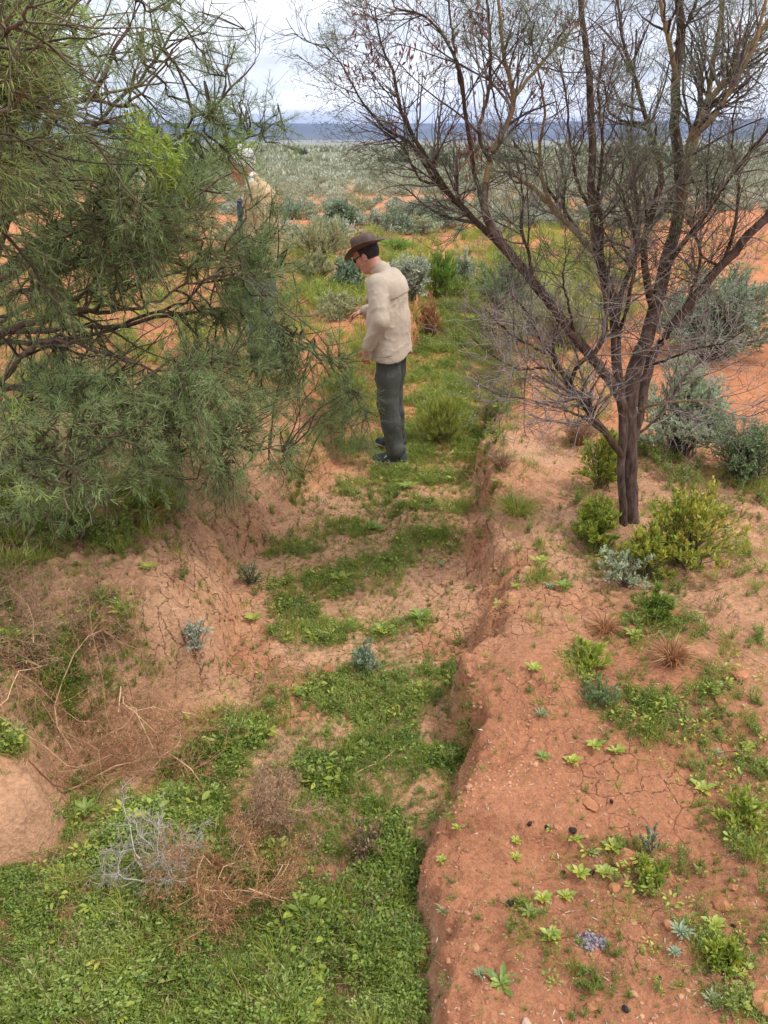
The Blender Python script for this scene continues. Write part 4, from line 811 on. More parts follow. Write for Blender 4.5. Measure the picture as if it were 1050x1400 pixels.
M_dryo = leaf_mat('rusty_dry_stem', [(.28, .12, .05), (.46, .23, .11), (.58, .36, .19)], 0.15, 0.05)
M_dead = solid_mat('grey_dead_wood', (.25, .21, .175), (.60, .54, .46), rough=.9, scale=12, bump=0, tint=True)
M_deado = solid_mat('orange_dead_wood', (.30, .145, .075), (.74, .48, .29), rough=.9, scale=12, bump=0, tint=True)
M_stem = solid_mat('green_stem', (.10, .11, .04), (.20, .15, .07), rough=.8, scale=12, bump=0, tint=True)
M_wstem = solid_mat('woody_stem', (.07, .05, .035), (.20, .15, .11), rough=.9, scale=12, bump=0, tint=True)
M_rock = solid_mat('orange_stone', (.30, .12, .055), (.52, .24, .12), rough=.95, scale=18, bump=.9, bscale=60, bd=.006, spec=.2)
M_rockp = solid_mat('pale_stone', (.40, .27, .19), (.55, .42, .32), rough=.95, scale=18, bump=.7, bscale=60, bd=.004, spec=.2)
M_dung = solid_mat('dark_dung', (.012, .009, .008), (.05, .035, .028), rough=.8, scale=60, bump=.8, bscale=120, bd=.004)
M_clod = solid_mat('dark_crust', (.035, .025, .030), (.30, .25, .28), tint=True, rough=.9, scale=60, bump=.8, bscale=120, bd=.004)

M_weed = leaf_mat('weed_leaf', [(.13, .18, .04), (.23, .30, .06), (.34, .40, .10), (.44, .44, .17)], 0.35, 0.05)
def shrub_geo(rg, R, H, nst, n2, per, L, W, flat=.75, updir=.3, K=5, spread=.25, r0=.006, jit=.6, lo=.15):
    """dome-shaped bush: stems from one base, side twigs, leaves on the outer twigs"""
    a = rg.random(nst)*6.283; e = np.arcsin(rg.random(nst)**flat*.98+.01)
    rr = rg.uniform(.7, 1.08, nst); tgt = np.stack([R*np.cos(e)*np.cos(a)*rr, R*np.cos(e)*np.sin(a)*rr, H*(lo+(1-lo)*np.sin(e))*rr], 1)
    base = np.stack([R*spread*rg.normal(size=nst)*.5, R*spread*rg.normal(size=nst)*.5, -.02+0*a], 1)
    t = np.linspace(0, 1, K)[None, :, None]; P = base[:, None]*(1-t)+tgt[:, None]*t; P[..., 2] += (H*.18*np.sin(np.pi*t[..., 0]))*(.4+.6*(e/1.57))[:, None]
    P[:, 1:] += rg.normal(size=P[:, 1:].shape)*.03*R
    Rr = np.linspace(1, .3, K)[None]*r0*rg.uniform(.6, 1.2, nst)[:, None]
    T2, R2, _ = grow(P, Rr, n2, (R*.22, R*.55), (.3, .9), K=4, up=updir*.3, wig=.12, tmin=.35, rscale=.6, rmin=r0*.15, rg=rg)
    gs = Geo(); tubes(P, Rr, 4, None, gs, rg); tubes(T2, R2, 3, None, gs, rg)
    A = np.concatenate([T2, P[:, -4:]]) if K >= 4 else T2; M = len(A); i = np.repeat(np.arange(M), per); n = len(i); tt = rg.random(n)*2.999; k = tt.astype(int); f = (tt-k)[:, None]
    Q = A[i, k]*(1-f)+A[i, k+1]*f; D = unit(A[i, k+1]-A[i, k])*.8+rg.normal(size=(n, 3))*jit+np.array([0, 0, updir]); tint = np.clip(rg.random(M)[i]*.5+rg.random(n)*.5, 0, 1)
    gl = Geo(); leaves(Q, D, rg.uniform(L*.6, L*1.25, n), rg.uniform(W*.7, W*1.2, n), gl, tint, rg=rg, oval=(W/L > .32 and L < .045))
    return gs, gl
def tuft_geo(rg, R, H, n, W, lean=.5, gl=None):
    """grass tussock: long blades from a small base, each bent outward"""
    a = rg.random(n)*6.283; b = rg.random(n)**.5*R*.35; P0 = np.stack([b*np.cos(a), b*np.sin(a), -.01+0*a], 1); a2 = a+rg.normal(size=n)*.5
    h = H*rg.uniform(.55, 1.05, n); o = R*rg.uniform(.1, 1, n)*lean*1.4
    P1 = P0+np.stack([np.cos(a2)*o*.4, np.sin(a2)*o*.4, h*.6], 1); P2 = P0+np.stack([np.cos(a2)*o, np.sin(a2)*o, h*(1-.25*(o/R))], 1)
    S = unit(np.cross(P2-P0, rnd_dir(n, rg)))*(W/2); t = rg.random(n); g = gl or Geo()
    V = np.stack([P0-S*.7, P0+S*.7, P1+S, P1-S, P1-S, P1+S, P2+S*.15, P2-S*.15], 1).reshape(-1, 3); Q = np.arange(8*n).reshape(-1, 4); g.add(V, Q, np.repeat(t, 8)); return g
def rosette_geo(rg, R, n, W, rise=.45, tall=1.0):
    a = np.arange(n)*2.39996+rg.random(n)*.4; k = np.linspace(1, .45, n); L = R*k*rg.uniform(.8, 1.1, n); el = rise*(1+1.2*(1-k))+rg.normal(size=n)*.1
    d0 = np.stack([np.cos(a)*np.cos(el*1.4), np.sin(a)*np.cos(el*1.4), np.sin(el*1.4)], 1); d1 = np.stack([np.cos(a)*np.cos(el*.5), np.sin(a)*np.cos(el*.5), np.sin(el*.5)], 1)
    P0 = d0*.004; P1 = P0+d0*(L*.3)[:, None]*tall; P2 = P1+(d0+d1)*.5*(L*.35)[:, None]; P3 = P2+d1*(L*.35)[:, None]; S = unit(np.cross(d0, [0, 0, 1.])); w = W*k; up = np.array([0, 0, 1.])*(W*.18)
    def r(P, q, lift): return [P-S*(w*q)[:, None]/2+up*lift, P, P+S*(w*q)[:, None]/2+up*lift]
    rows = r(P0, .25, 0)+r(P1, .6, 1)+r(P2, 1.0, 1)+r(P3, .12, 0); V = np.stack(rows, 1); m = []
    for j in range(3):
        for s in range(2): m.append([3*j+s, 3*j+s+1, 3*j+4+s, 3*j+3+s])
    Q = (np.arange(n)[:, None, None]*12+np.array(m)[None]).reshape(-1, 4); g = Geo(); g.add(V.reshape(-1, 3), Q, np.repeat(np.clip(.25+.6*(1-k)/.55*.6+rg.random(n)*.35, 0, 1), 12)); return g
def sprig_geo(rg, kind):
    g = Geo()
    if kind == 'clover':
        ns = 9; a = rg.random(ns)*6.283; o = rg.random(ns)**.5*.05; h = rg.uniform(.010, .050, ns); T = np.stack([o*np.cos(a), o*np.sin(a), h], 1)
        st = np.stack([T*.15, T*.6+np.array([0, 0, .004]), T], 1); tubes(st, np.full((ns, 3), .0009), 3, rg.random(ns)*.4, g, rg)
        i = np.repeat(np.arange(ns), 8); P = T[i]+rg.normal(size=(len(i), 3))*.007-np.array([0, 0, .012])*rg.random(len(i))[:, None]; D = rg.normal(size=P.shape)*np.array([1, 1, .35])+np.array([0, 0, .2])
        leaves(P, D, rg.uniform(.005, .013, len(i)), rg.uniform(.0035, .008, len(i)), g, rg.random(len(i))**1.3, up=np.array([0, 0, 1.]), rg=rg, fold=.12, oval=True)
    elif kind == 'forb':
        ns = 5; a = rg.random(ns)*6.283; T = np.stack([.035*np.cos(a)*rg.random(ns), .035*np.sin(a)*rg.random(ns), rg.uniform(.03, .09, ns)], 1); st = np.stack([T*.0, T*.5+rg.normal(size=T.shape)*.004, T], 1); tubes(st, np.full((ns, 3), .0011), 3, rg.random(ns)*.4, g, rg)
        i = np.repeat(np.arange(ns), 22); f = rg.uniform(.15, 1, len(i))[:, None]; P = st[i, 0]*(1-f)+st[i, 2]*f; D = rg.normal(size=P.shape)*np.array([1, 1, .4])+np.array([0, 0, .5]); leaves(P, D, rg.uniform(.008, .020, len(i)), rg.uniform(.0025, .005, len(i)), g, rg=rg)
    elif kind == 'grass': tuft_geo(rg, .06, .085, 26, .0022, .7, g)
    elif kind == 'broad':
        n = 7; a = rg.random(n)*6.283; P = np.stack([.02*np.cos(a), .02*np.sin(a), rg.uniform(.02, .05, n)], 1); D = np.stack([np.cos(a), np.sin(a), rg.uniform(-.1, .5, n)], 1); leaves(P, D, rg.uniform(.016, .032, n), rg.uniform(.009, .017, n), g, rg.uniform(.1, .9, n), up=np.array([0, 0, 1.]), rg=rg, fold=.15, oval=True)
        st = np.stack([P*0, P*.6, P], 1); tubes(st, np.full((n, 3), .001), 3, None, g, rg)
    elif kind == 'dry':
        n = 14; P0 = rg.normal(size=(n, 3))*np.array([.03, .03, 0]); d = unit(rg.normal(size=(n, 3))*np.array([1, 1, .5])+np.array([0, 0, .4])); L = rg.uniform(.03, .10, n)[:, None]; st = np.stack([P0, P0+d*L*.5, P0+d*L+rg.normal(size=(n, 3))*.008], 1); tubes(st, np.full((n, 3), .0010), 3, None, g, rg)
        leaves(st[:, 1], rg.normal(size=(n, 3)), .012, .004, g, rg=rg)
    return g.get()
def poly_sample(poly, n, rg):
    p = np.array(poly, float); lo = p.min(0); hi = p.max(0); out = []; c = 0
    while c < n:
        q = lo+(hi-lo)*rg.random((n*3, 2)); x, y = q.T; ins = np.zeros(len(q), bool); j = len(p)-1
        for i in range(len(p)):
            m = ((p[i, 1] > y) != (p[j, 1] > y)); ins ^= m & (x < (p[j, 0]-p[i, 0])*(y-p[i, 1])/(p[j, 1]-p[i, 1]+1e-12)+p[i, 0]); j = i
        out.append(q[ins]); c += ins.sum()
    return np.concatenate(out)[:n]
def scatter(items, pos, sc, rg, tsh=.45, geo=None, tilt=.15):
    g = geo or Geo(); which = rg.integers(0, len(items), len(pos))
    for w_, (V, Q, T) in enumerate(items):
        m = np.where(which == w_)[0]
        if not len(m): continue
        n = len(m); a = rg.random(n)*6.283; c = np.cos(a)[:, None]; s = np.sin(a)[:, None]; k = sc[m][:, None]
        X = (V[None, :, 0]*c-V[None, :, 1]*s)*k; Y = (V[None, :, 0]*s+V[None, :, 1]*c)*k; Z = V[None, :, 2]*k; tx = rg.normal(size=(n, 1))*tilt; ty = rg.normal(size=(n, 1))*tilt
        P = np.stack([X+Z*tx, Y+Z*ty, Z], -1)+pos[m][:, None]
        QQ = (Q[None]+(np.arange(n)*len(V))[:, None, None]).reshape(-1, 4); TT = np.clip(T[None]*(1-tsh)+(.5*rg.random((n, 1))+.5*ss(.3, .7, fbm(pos[m][:, :1]*2.3, pos[m][:, 1:2]*2.3, 77, 3)))*tsh, 0, 1)
        g.add(P.reshape(-1, 3), QQ, TT.ravel())
    return g
rg = np.random.default_rng(99)
SPR = {k: [sprig_geo(rg, k) for _ in range(6)] for k in ('clover', 'forb', 'grass', 'broad', 'dry')}
COVER = []     # (polygon in photo pixels, {kind: count}, scale, clump threshold, clump frequency)
A_ = [(-20, 1200), (60, 1180), (92, 1130), (97, 1065), (200, 1075), (300, 985), (380, 978), (470, 1010), (600, 1005), (625, 1050), (620, 1095), (565, 1170), (548, 1250), (572, 1410), (-20, 1410)]
COVER += [(A_, dict(clover=2900, forb=620, grass=1700, broad=420, dry=700), .85, .49, 5),
 ([(-20, 1280), (548, 1250), (572, 1410), (-20, 1410)], dict(clover=1500, forb=260, grass=600, broad=90, dry=200), .85, .47, 6),
 ([(470, 895), (615, 890), (630, 980), (612, 1050), (500, 1060), (430, 985)], dict(clover=520, forb=160, grass=260, broad=60, dry=60), .9, .40, 5),
 ([(372, 745), (470, 742), (560, 720), (600, 655), (640, 660), (628, 720), (560, 765), (560, 830), (600, 880), (480, 880), (395, 890), (355, 850)], dict(clover=520, forb=260, grass=460, broad=170, dry=120), .85, .43, 4.5),
 ([(480, 640), (650, 630), (640, 720), (560, 760), (450, 770), (440, 700)], dict(clover=420, forb=190, grass=420, broad=110, dry=80), .9, .42, 4),
 ([(560, 560), (660, 575), (655, 650), (480, 650), (470, 600)], dict(clover=300, forb=200, grass=420, broad=60, dry=80), 1.0, .40, 3),
 ([(562, 500), (688, 520), (665, 600), (600, 640), (555, 600)], dict(clover=500, forb=320, grass=900, broad=120, dry=110), 1.25, .26, 2),
 ([(575, 480), (600, 400), (650, 400), (664, 450), (688, 510), (562, 520)], dict(forb=500, grass=1300, clover=900, dry=40), 1.5, .20, 1.5),
 ([(770, 870), (850, 880), (960, 900), (1010, 960), (1060, 1000), (960, 1010), (830, 1000), (780, 930)], dict(clover=60, forb=170, grass=240, broad=110, dry=110), .75, .47, 5),
 ([(830, 800), (920, 800), (940, 850), (860, 860)], dict(forb=60, grass=70, clover=30, dry=30), 1.0, .42, 4),
 ([(930, 1060), (1060, 1040), (1060, 1190), (960, 1150)], dict(forb=70, grass=90, clover=30, broad=40, dry=40), .7, .46, 4),
 ([(820, 1150), (900, 1170), (940, 1230), (860, 1230)], dict(forb=28, grass=30, broad=14, dry=16), .65, .40, 5),
 ([(950, 1270), (1060, 1240), (1060, 1400), (940, 1380)], dict(forb=60, grass=60, clover=25, broad=26, dry=40), .65, .46, 5),
 ([(720, 1180), (760, 1280), (850, 1340), (780, 1390), (700, 1230)], dict(forb=30, grass=40, dry=30, broad=10), .6, .48, 5),
 ([(720, 730), (790, 700), (850, 770), (800, 800), (740, 790)], dict(clover=40, forb=50, grass=70, broad=20, dry=20), 1.1, .42, 4),
 ([(640, 1000), (1050, 850), (1060, 1400), (590, 1400)], dict(grass=140, forb=150, dry=220, broad=60), .42, .48, 3),
 ([(-20, 660), (230, 655), (245, 720), (130, 775), (60, 790), (-20, 800)], dict(clover=150, forb=170, grass=320, dry=260, broad=30), 1.3, .42, 3),
 ([(-20, 800), (140, 780), (190, 850), (250, 910), (200, 960), (-20, 1000)], dict(clover=120, forb=120, grass=160, dry=330, broad=20), 1.1, .44, 3.5),
 ([(-20, 920), (160, 905), (150, 990), (-20, 1020)], dict(clover=200, forb=50, grass=50, broad=50), 1.1, .35, 3.5),
 ([(300, 900), (480, 890), (520, 960), (380, 990), (290, 980)], dict(clover=50, forb=60, grass=60, dry=50, broad=20), 1.0, .48, 4),
 ([(250, 640), (460, 640), (330, 900), (200, 900)], dict(grass=30, forb=30, clover=16, dry=60), .8, .50, 3),
 ([(390, 560), (500, 560), (470, 640), (400, 680)], dict(grass=110, forb=70, dry=50, clover=20), 1.2, .45, 3),
 ([(470, 480), (520, 440), (530, 560), (450, 560)], dict(grass=260, forb=60, dry=80), 1.8, .44, 2),
 ([(780, 600), (1050, 640), (1060, 720), (930, 700), (790, 690)], dict(grass=150, forb=110, dry=180, clover=40), 1.3, .42, 3),
 ([(900, 700), (1060, 700), (1060, 900), (960, 880)], dict(grass=50, forb=40, dry=90, clover=14), 1.0, .48, 4),
 ([(690, 510), (800, 480), (850, 560), (780, 620), (690, 600)], dict(grass=70, forb=30, dry=110), 1.2, .5, 3),
 ([(400, 320), (700, 300), (860, 320), (860, 440), (690, 480), (600, 390), (560, 380), (400, 460)], dict(grass=2600, forb=500, dry=700), 3.0, .44, .6),
 ([(-20, 330), (400, 330), (400, 480), (340, 520), (-20, 600)], dict(grass=900, forb=300, dry=900), 2.2, .46, 1.0),
 ([(860, 330), (1060, 330), (1060, 420), (860, 460)], dict(grass=160, dry=150), 2.6, .52, .6)]
GEO = {k: Geo() for k in SPR}
for poly, kinds, s0, th, fr in COVER:
    for kd, n in kinds.items():
        fg_ = poly is A_ or poly[0] == (-20, 1280); n = int(n*(1 if fg_ else 1.35)); hv = 1.0 if fg_ else .72
        q = poly_sample(poly, int(n*2.6), rg); q = q+rg.normal(size=q.shape)*rg.choice([4, 14, 40], len(q))[:, None]*(.35 if poly is A_ else 1); P = gnd(q[:, 0], q[:, 1]); sd_ = {'dry': 409, 'grass': 403, 'forb': 405}.get(kd, 401)
        cl = .4*fbm(P[:, 0]*fr*1.3+7, P[:, 1]*fr*.8, 401 if kd != 'dry' else 409, 3)+.6*fbm(P[:, 0]*fr*3+7, P[:, 1]*fr*2.0, sd_, 3); pk = ss(th-.19, th+.13, cl)
        m_ = rg.random(len(P)) < pk; P = P[m_][:n]; pk = pk[m_][:n]; P[:, 2] -= .004
        if len(P): scatter(SPR[kd], P, s0*rg.uniform(.45, 1.2, len(P))*(.55+.5*pk)*hv*(.6+.9*ss(.35, .65, fbm(P[:, 0]*4+1, P[:, 1]*4, 431, 2))), rg, geo=GEO[kd])
for kd, nm, mat in (('clover', 'clover_ground_cover', M_green), ('forb', 'weed_ground_cover', M_weed), ('grass', 'grass', M_grass), ('broad', 'broadleaf_ground_cover', M_yelg), ('dry', 'dry_grass', M_dry)):
    if GEO[kd].n: tag(GEO[kd].ob(nm, mat), kind='stuff')
# fallen leaf litter and grit
q = np.r_[poly_sample([(590, 1000), (1050, 850), (1060, 1410), (560, 1410)], 900, rg), poly_sample([(0, 640), (1050, 560), (1050, 1000), (0, 1000)], 900, rg), poly_sample([(640, 560), (860, 480), (860, 700), (660, 900)], 300, rg)]
P = gnd(q[:, 0], q[:, 1]); P[:, 2] += .003; D = rg.normal(size=P.shape)*np.array([1, 1, .12]); g = Geo(); leaves(P, D, rg.uniform(.008, .03, len(P)), rg.uniform(.0015, .0045, len(P)), g, up=np.array([0, 0, 1.]), rg=rg); tag(g.ob('leaf_litter', leaf_mat('litter', [(.10, .06, .04), (.38, .27, .17), (.62, .55, .44)], .1, .1)), kind='stuff')
def pebble(rg, r):
    o = np.array([(1, 0, 0), (-1, 0, 0), (0, 1, 0), (0, -1, 0), (0, 0, 1), (0, 0, -1)], float); f = [(0, 2, 4), (2, 1, 4), (1, 3, 4), (3, 0, 4), (2, 0, 5), (1, 2, 5), (3, 1, 5), (0, 3, 5)]
    V = []; Q = []
    for a in f:
        p = o[list(a)]; c = p.mean(0); b = len(V); m = [(p[i]+p[(i+1) % 3])/2 for i in range(3)]
        V += [*p, *m, c]; Q += [(b, b+3, b+6, b+5), (b+3, b+1, b+4, b+6), (b+5, b+6, b+4, b+2)]
    V = unit(np.array(V)); h = _h(np.round(V[:, 0]*50), np.round(V[:, 1]*50+V[:, 2]*977), int(rg.integers(1e6))); V = V*(1+.35*(h-.5))[:, None]*np.array([1, .8, .6])*r
    return V, np.array(Q), np.full(len(V), rg.random())
pb_ = [pebble(rg, 1) for _ in range(5)]
q = np.r_[poly_sample([(590, 1000), (1050, 850), (1060, 1410), (560, 1410)], 260, rg), poly_sample([(330, 900), (470, 900), (500, 960), (330, 970)], 260, rg), poly_sample([(200, 560), (1050, 520), (1050, 900), (200, 900)], 420, rg), poly_sample([(430, 640), (520, 620), (520, 700), (380, 740)], 200, rg)]
P = gnd(q[:, 0], q[:, 1]); g = scatter(pb_, P, rg.uniform(.002, .009, len(P))*(1+(rg.random(len(P)) > .95)*1.2), rg, 1.0); tag(g.ob('gravel', solid_mat('gravel_grit', (.26, .11, .055), (.50, .28, .17), tint=True, bump=0, scale=30), smooth=False), kind='stuff')

# crumbled clods along the walls and slopes
q = np.r_[poly_sample([(612, 1120), (610, 900), (640, 780), (660, 600), (690, 510), (720, 510), (700, 640), (690, 760), (690, 860), (650, 1000), (650, 1110)], 1100, rg), poly_sample([(330, 850), (320, 760), (400, 690), (470, 600), (500, 500), (440, 480), (380, 560), (330, 640), (280, 760), (290, 880)], 1100, rg),
    poly_sample([(360, 640), (520, 640), (600, 800), (600, 880), (340, 920)], 500, rg), poly_sample([(540, 1400), (540, 1210), (610, 1110), (660, 1110), (640, 1400)], 240, rg), poly_sample([(630, 1040), (790, 1040), (800, 1085), (630, 1095)], 200, rg), poly_sample([(690, 500), (860, 500), (860, 680), (720, 900), (1050, 1400), (640, 1400), (640, 900)], 900, rg)]
P = gnd(q[:, 0], q[:, 1]); z_, t_a, tr_, tl_, r_ = hbase(P[:, 0], P[:, 1]); k_ = (4*t_a*(1-t_a))*.7+.3; m_ = rg.random(len(P)) < k_+.15; P = P[m_]
g = scatter(pb_, P, rg.uniform(.002, .0075, len(P))*(1+(rg.random(len(P)) > .94)*1.2), rg, 1.0); tag(g.ob('soil_crumbs', solid_mat('clod_soil', (.36, .16, .085), (.52, .27, .15), tint=True, bump=.6, scale=40, bscale=90, bd=.004), smooth=False), kind='stuff')

# ---------------------------------------------------------------- single plants, measured on the photo
def dep(p): return (p[1]*CP+(CAM_H-p[2])*SP)/F_PX     # metres per photo pixel at that place
def plant(name, cat, label, u, v, w_, h_, kind, mat, group=None, stem=None, seed=1, **kw):
    p = g1(u, v); m = dep(p); R = w_*m/2; H = h_*m*1.02; rgp = np.random.default_rng(seed+int(u*7+v))
    root = empty(name, p, label, cat, group)
    if kind == 'shrub':
        a = dict(nst=34, n2=240, per=10, L=.03, W=.009, r0=.005); a.update(kw); gs, gl = shrub_geo(rgp, R, H, **a)
        gs.ob('stems', stem or M_wstem, root); gl.ob('foliage', mat, root)
    elif kind == 'tuft': tuft_geo(rgp, R, H, kw.get('n', 260), kw.get('W', .004), kw.get('lean', .7)).ob('blades', mat, root)
    return root
S_ = plant
S_('saltbush', 'bush', 'round dark grey-green saltbush on orange soil, just above and left of the hat', 467, 312, 52, 34, 'shrub', M_saltb, L=.09, W=.035, nst=40, n2=300, per=9, r0=.012)
S_('saltbush', 'bush', 'dark blue-green saltbush on orange soil behind the bare tree branches', 582, 303, 62, 24, 'shrub', M_saltb, L=.09, W=.035, nst=40, n2=260, per=8, r0=.012)
S_('shrub', 'bush', 'widest pale olive feathery shrub, behind and left of the hat', 440, 352, 92, 42, 'shrub', M_oliv, L=.07, W=.014, nst=60, n2=420, per=12, r0=.008, updir=.9, jit=.35)
S_('shrub', 'bush', 'pale olive shrub beside the leafy branch tips, in front of the widest olive shrub', 432, 388, 56, 40, 'shrub', M_oliv, L=.06, W=.013, nst=50, n2=340, per=12, r0=.007, updir=.8, jit=.35)
S_('saltbush', 'bush', 'grey-green saltbush directly in front of the hatted man face and chest', 480, 400, 56, 48, 'shrub', M_saltb, L=.05, W=.018, nst=50, n2=380, per=10, r0=.008)
S_('shrub', 'bush', 'low olive shrub by the outstretched hand', 462, 436, 66, 32, 'shrub', M_oliv, L=.05, W=.011, nst=44, n2=300, per=10, r0=.006, updir=.5)
S_('grass_tussock', 'grass', 'bright green grass tussock right of the hat brim', 541, 346, 42, 22, 'tuft', M_lime, n=700, W=.012, lean=.8)
S_('shrub', 'bush', 'grey-green bush behind the man shoulder at the gully head', 560, 410, 62, 58, 'shrub', M_salt, L=.055, W=.018, nst=60, n2=420, per=10, r0=.008)
S_('weed_clump', 'plant', 'tall bright green weed clump at the head of the gully', 603, 408, 66, 58, 'shrub', M_lime, L=.07, W=.010, nst=70, n2=420, per=10, r0=.006, updir=1.2, jit=.35, stem=M_stem)
S_('shrub', 'bush', 'blue-grey small shrub between the tall green weeds and bare tree', 632, 392, 36, 46, 'shrub', M_salt, L=.05, W=.015, nst=30, n2=240, per=10, r0=.006)
S_('shrub', 'bush', 'large dull green shrub standing behind the fine grey twigs at the gully edge', 690, 432, 100, 84, 'shrub', M_greyg, L=.05, W=.010, nst=70, n2=520, per=11, r0=.007)
S_('shrub', 'bush', 'pale grassy shrub on the bank behind the tree, left of its trunk', 765, 478, 120, 90, 'shrub', M_oliv, L=.06, W=.009, nst=70, n2=480, per=11, r0=.006, updir=.7)
S_('saltbush', 'bush', 'largest grey-green saltbush, right of the bare trunk', 975, 486, 185, 104, 'shrub', M_saltb, L=.055, W=.014, nst=110, n2=1100, per=11, r0=.010)
S_('woolly_shrub', 'bush', 'pale woolly-leaved shrub right behind the bare trunk', 925, 618, 124, 118, 'shrub', M_wool, L=.034, W=.014, nst=90, n2=1000, per=14, r0=.006, updir=.8)
S_('shrub', 'bush', 'dark tangled half-dead shrub at right edge beside the woolly shrub', 1015, 655, 120, 88, 'shrub', M_greyg, L=.026, W=.008, nst=110, n2=760, per=8, r0=.005, jit=.9)
S_('yellow_green_bush', 'bush', 'yellow-green leafy bush spreading right of the trunk foot', 938, 772, 140, 108, 'shrub', M_yelb, L=.028, W=.012, nst=64, n2=400, per=8, r0=.005, updir=.6, stem=M_stem)
S_('yellow_green_bush', 'bush', 'small yellow-green bush in front of the trunk foot, left side', 812, 742, 66, 58, 'shrub', M_yelg, L=.028, W=.011, nst=50, n2=320, per=11, r0=.004, updir=.7, stem=M_stem)
S_('yellow_green_bush', 'bush', 'low yellow-green bush between the trunk foot and the silvery sprigs', 882, 790, 84, 74, 'shrub', M_yelb, L=.026, W=.011, nst=40, n2=220, per=9, r0=.004, updir=.6, stem=M_stem)
S_('yellow_green_bush', 'bush', 'upright yellow-green bush behind the trunk, on its left', 818, 668, 66, 80, 'shrub', M_yelg, L=.028, W=.011, nst=44, n2=280, per=10, r0=.004, updir=.9, stem=M_stem)
S_('woolly_herb', 'plant', 'silvery woolly sprigs with bare woody stems under the yellow-green bush', 852, 800, 76, 62, 'shrub', M_wool, L=.020, W=.010, nst=26, n2=90, per=9, r0=.004, updir=.5)
S_('weed_clump', 'plant', 'dark green weed clump below the yellow-green bush', 892, 845, 54, 44, 'shrub', M_green, L=.030, W=.007, nst=34, n2=200, per=10, r0=.003, stem=M_stem)
S_('dry_tussock', 'grass', 'dark dry grass tussock left of the bare trunk', 790, 606, 54, 46, 'tuft', M_dry, n=420, W=.004, lean=.9)
S_('dry_tussock', 'grass', 'yellowish tussock on the brink of the right bank', 706, 702, 66, 32, 'tuft', M_grass, n=420, W=.0028, lean=.9)
S_('dry_tussock', 'grass', 'small dead brown tuft high on the gully wall', 684, 640, 36, 32, 'tuft', M_dry, n=260, W=.003, lean=1.0)
S_('weed_clump', 'plant', 'tall yellow-green weed clump on the gully floor right of the man legs', 604, 606, 76, 62, 'shrub', M_grass, L=.06, W=.006, nst=80, n2=260, per=9, r0=.003, updir=1.1, jit=.4, stem=M_stem, lo=.3)
S_('weed_clump', 'plant', 'brown-stemmed weed clump against the bank behind the man', 588, 462, 40, 46, 'shrub', M_dryo, L=.05, W=.008, nst=50, n2=200, per=8, r0=.004, updir=.9)
S_('weed_clump', 'plant', 'yellow-green weed clump between the leafy branch tips and the man legs', 470, 560, 72, 62, 'shrub', M_grass, L=.05, W=.006, nst=70, n2=260, per=9, r0=.003, updir=1.0, jit=.4, stem=M_stem)
S_('weed_clump', 'plant', 'yellow-green clump with rusty base under the leafy tree', 212, 706, 74, 50, 'shrub', M_yelg, L=.03, W=.006, nst=60, n2=240, per=9, r0=.003, updir=.9, stem=M_stem)
S_('dry_tussock', 'grass', 'rusty brown dry tuft under the yellow-green clump on the left bank', 196, 712, 60, 26, 'tuft', M_dryo, n=260, W=.003, lean=1.0)
S_('weed_clump', 'plant', 'green feathery clump on the left bank below the branches', 90, 738, 100, 80, 'shrub', M_green, L=.03, W=.005, nst=70, n2=300, per=9, r0=.003, updir=.9, stem=M_stem)
S_('weed_clump', 'plant', 'green clump at the left edge under the tree', 16, 712, 66, 74, 'shrub', M_grass, L=.04, W=.006, nst=60, n2=220, per=9, r0=.003, updir=1.0, stem=M_stem)
S_('small_shrub', 'plant', 'dark leafless-looking little shrub at the foot of the left slope', 342, 798, 42, 36, 'shrub', M_greyg, L=.014, W=.005, nst=34, n2=110, per=4, r0=.003)
S_('small_shrub', 'plant', 'grey-green little shrub on the cracked left slope', 270, 886, 44, 42, 'shrub', M_salt, L=.020, W=.006, nst=26, n2=90, per=8, r0=.002)
S_('small_shrub', 'plant', 'bluish grey little shrub where the clover begins, mid gully', 500, 918, 46, 46, 'shrub', M_saltb, L=.018, W=.006, nst=30, n2=110, per=8, r0=.002)
S_('small_shrub', 'plant', 'upright spiky blue-green stalk plant on the right foreground bank', 886, 1165, 26, 72, 'shrub', M_saltb, L=.014, W=.004, nst=8, n2=40, per=9, r0=.002, updir=1.0)
S_('weed_clump', 'plant', 'bright yellow-green weed patch at the middle of the right bank', 805, 908, 54, 24, 'shrub', M_yelg, L=.035, W=.013, nst=22, n2=50, per=7, r0=.002, updir=.6, stem=M_stem)
S_('weed_clump', 'plant', 'tall-stemmed grey-green weeds below the yellow-green patch', 818, 966, 60, 40, 'shrub', M_greyg, L=.022, W=.006, nst=26, n2=60, per=6, r0=.002, updir=.9, stem=M_stem)
S_('dry_tussock', 'grass', 'rusty dry tuft beside the weeds under the tree bush', 918, 905, 56, 40, 'tuft', M_dryo, n=360, W=.003, lean=1.0)
S_('dry_tussock', 'grass', 'small rusty tuft left of the dark green weed clump', 826, 862, 46, 24, 'tuft', M_dryo, n=240, W=.003, lean=1.1)
S_('weed_clump', 'plant', 'green and yellow weed clump by the large orange stone', 882, 1206, 54, 36, 'shrub', M_yelg, L=.024, W=.010, nst=20, n2=45, per=6, r0=.002, updir=.6, stem=M_stem)
S_('weed_clump', 'plant', 'broad patch of leafy weeds at the right edge of the foreground bank', 1010, 1120, 70, 40, 'shrub', M_yelg, L=.026, W=.010, nst=26, n2=60, per=6, r0=.002, updir=.5, stem=M_stem)
S_('weed_clump', 'plant', 'lowest yellow-green weed clump at the right edge', 985, 1312, 46, 30, 'shrub', M_yelg, L=.030, W=.012, nst=24, n2=60, per=7, r0=.002, updir=.5, stem=M_stem)
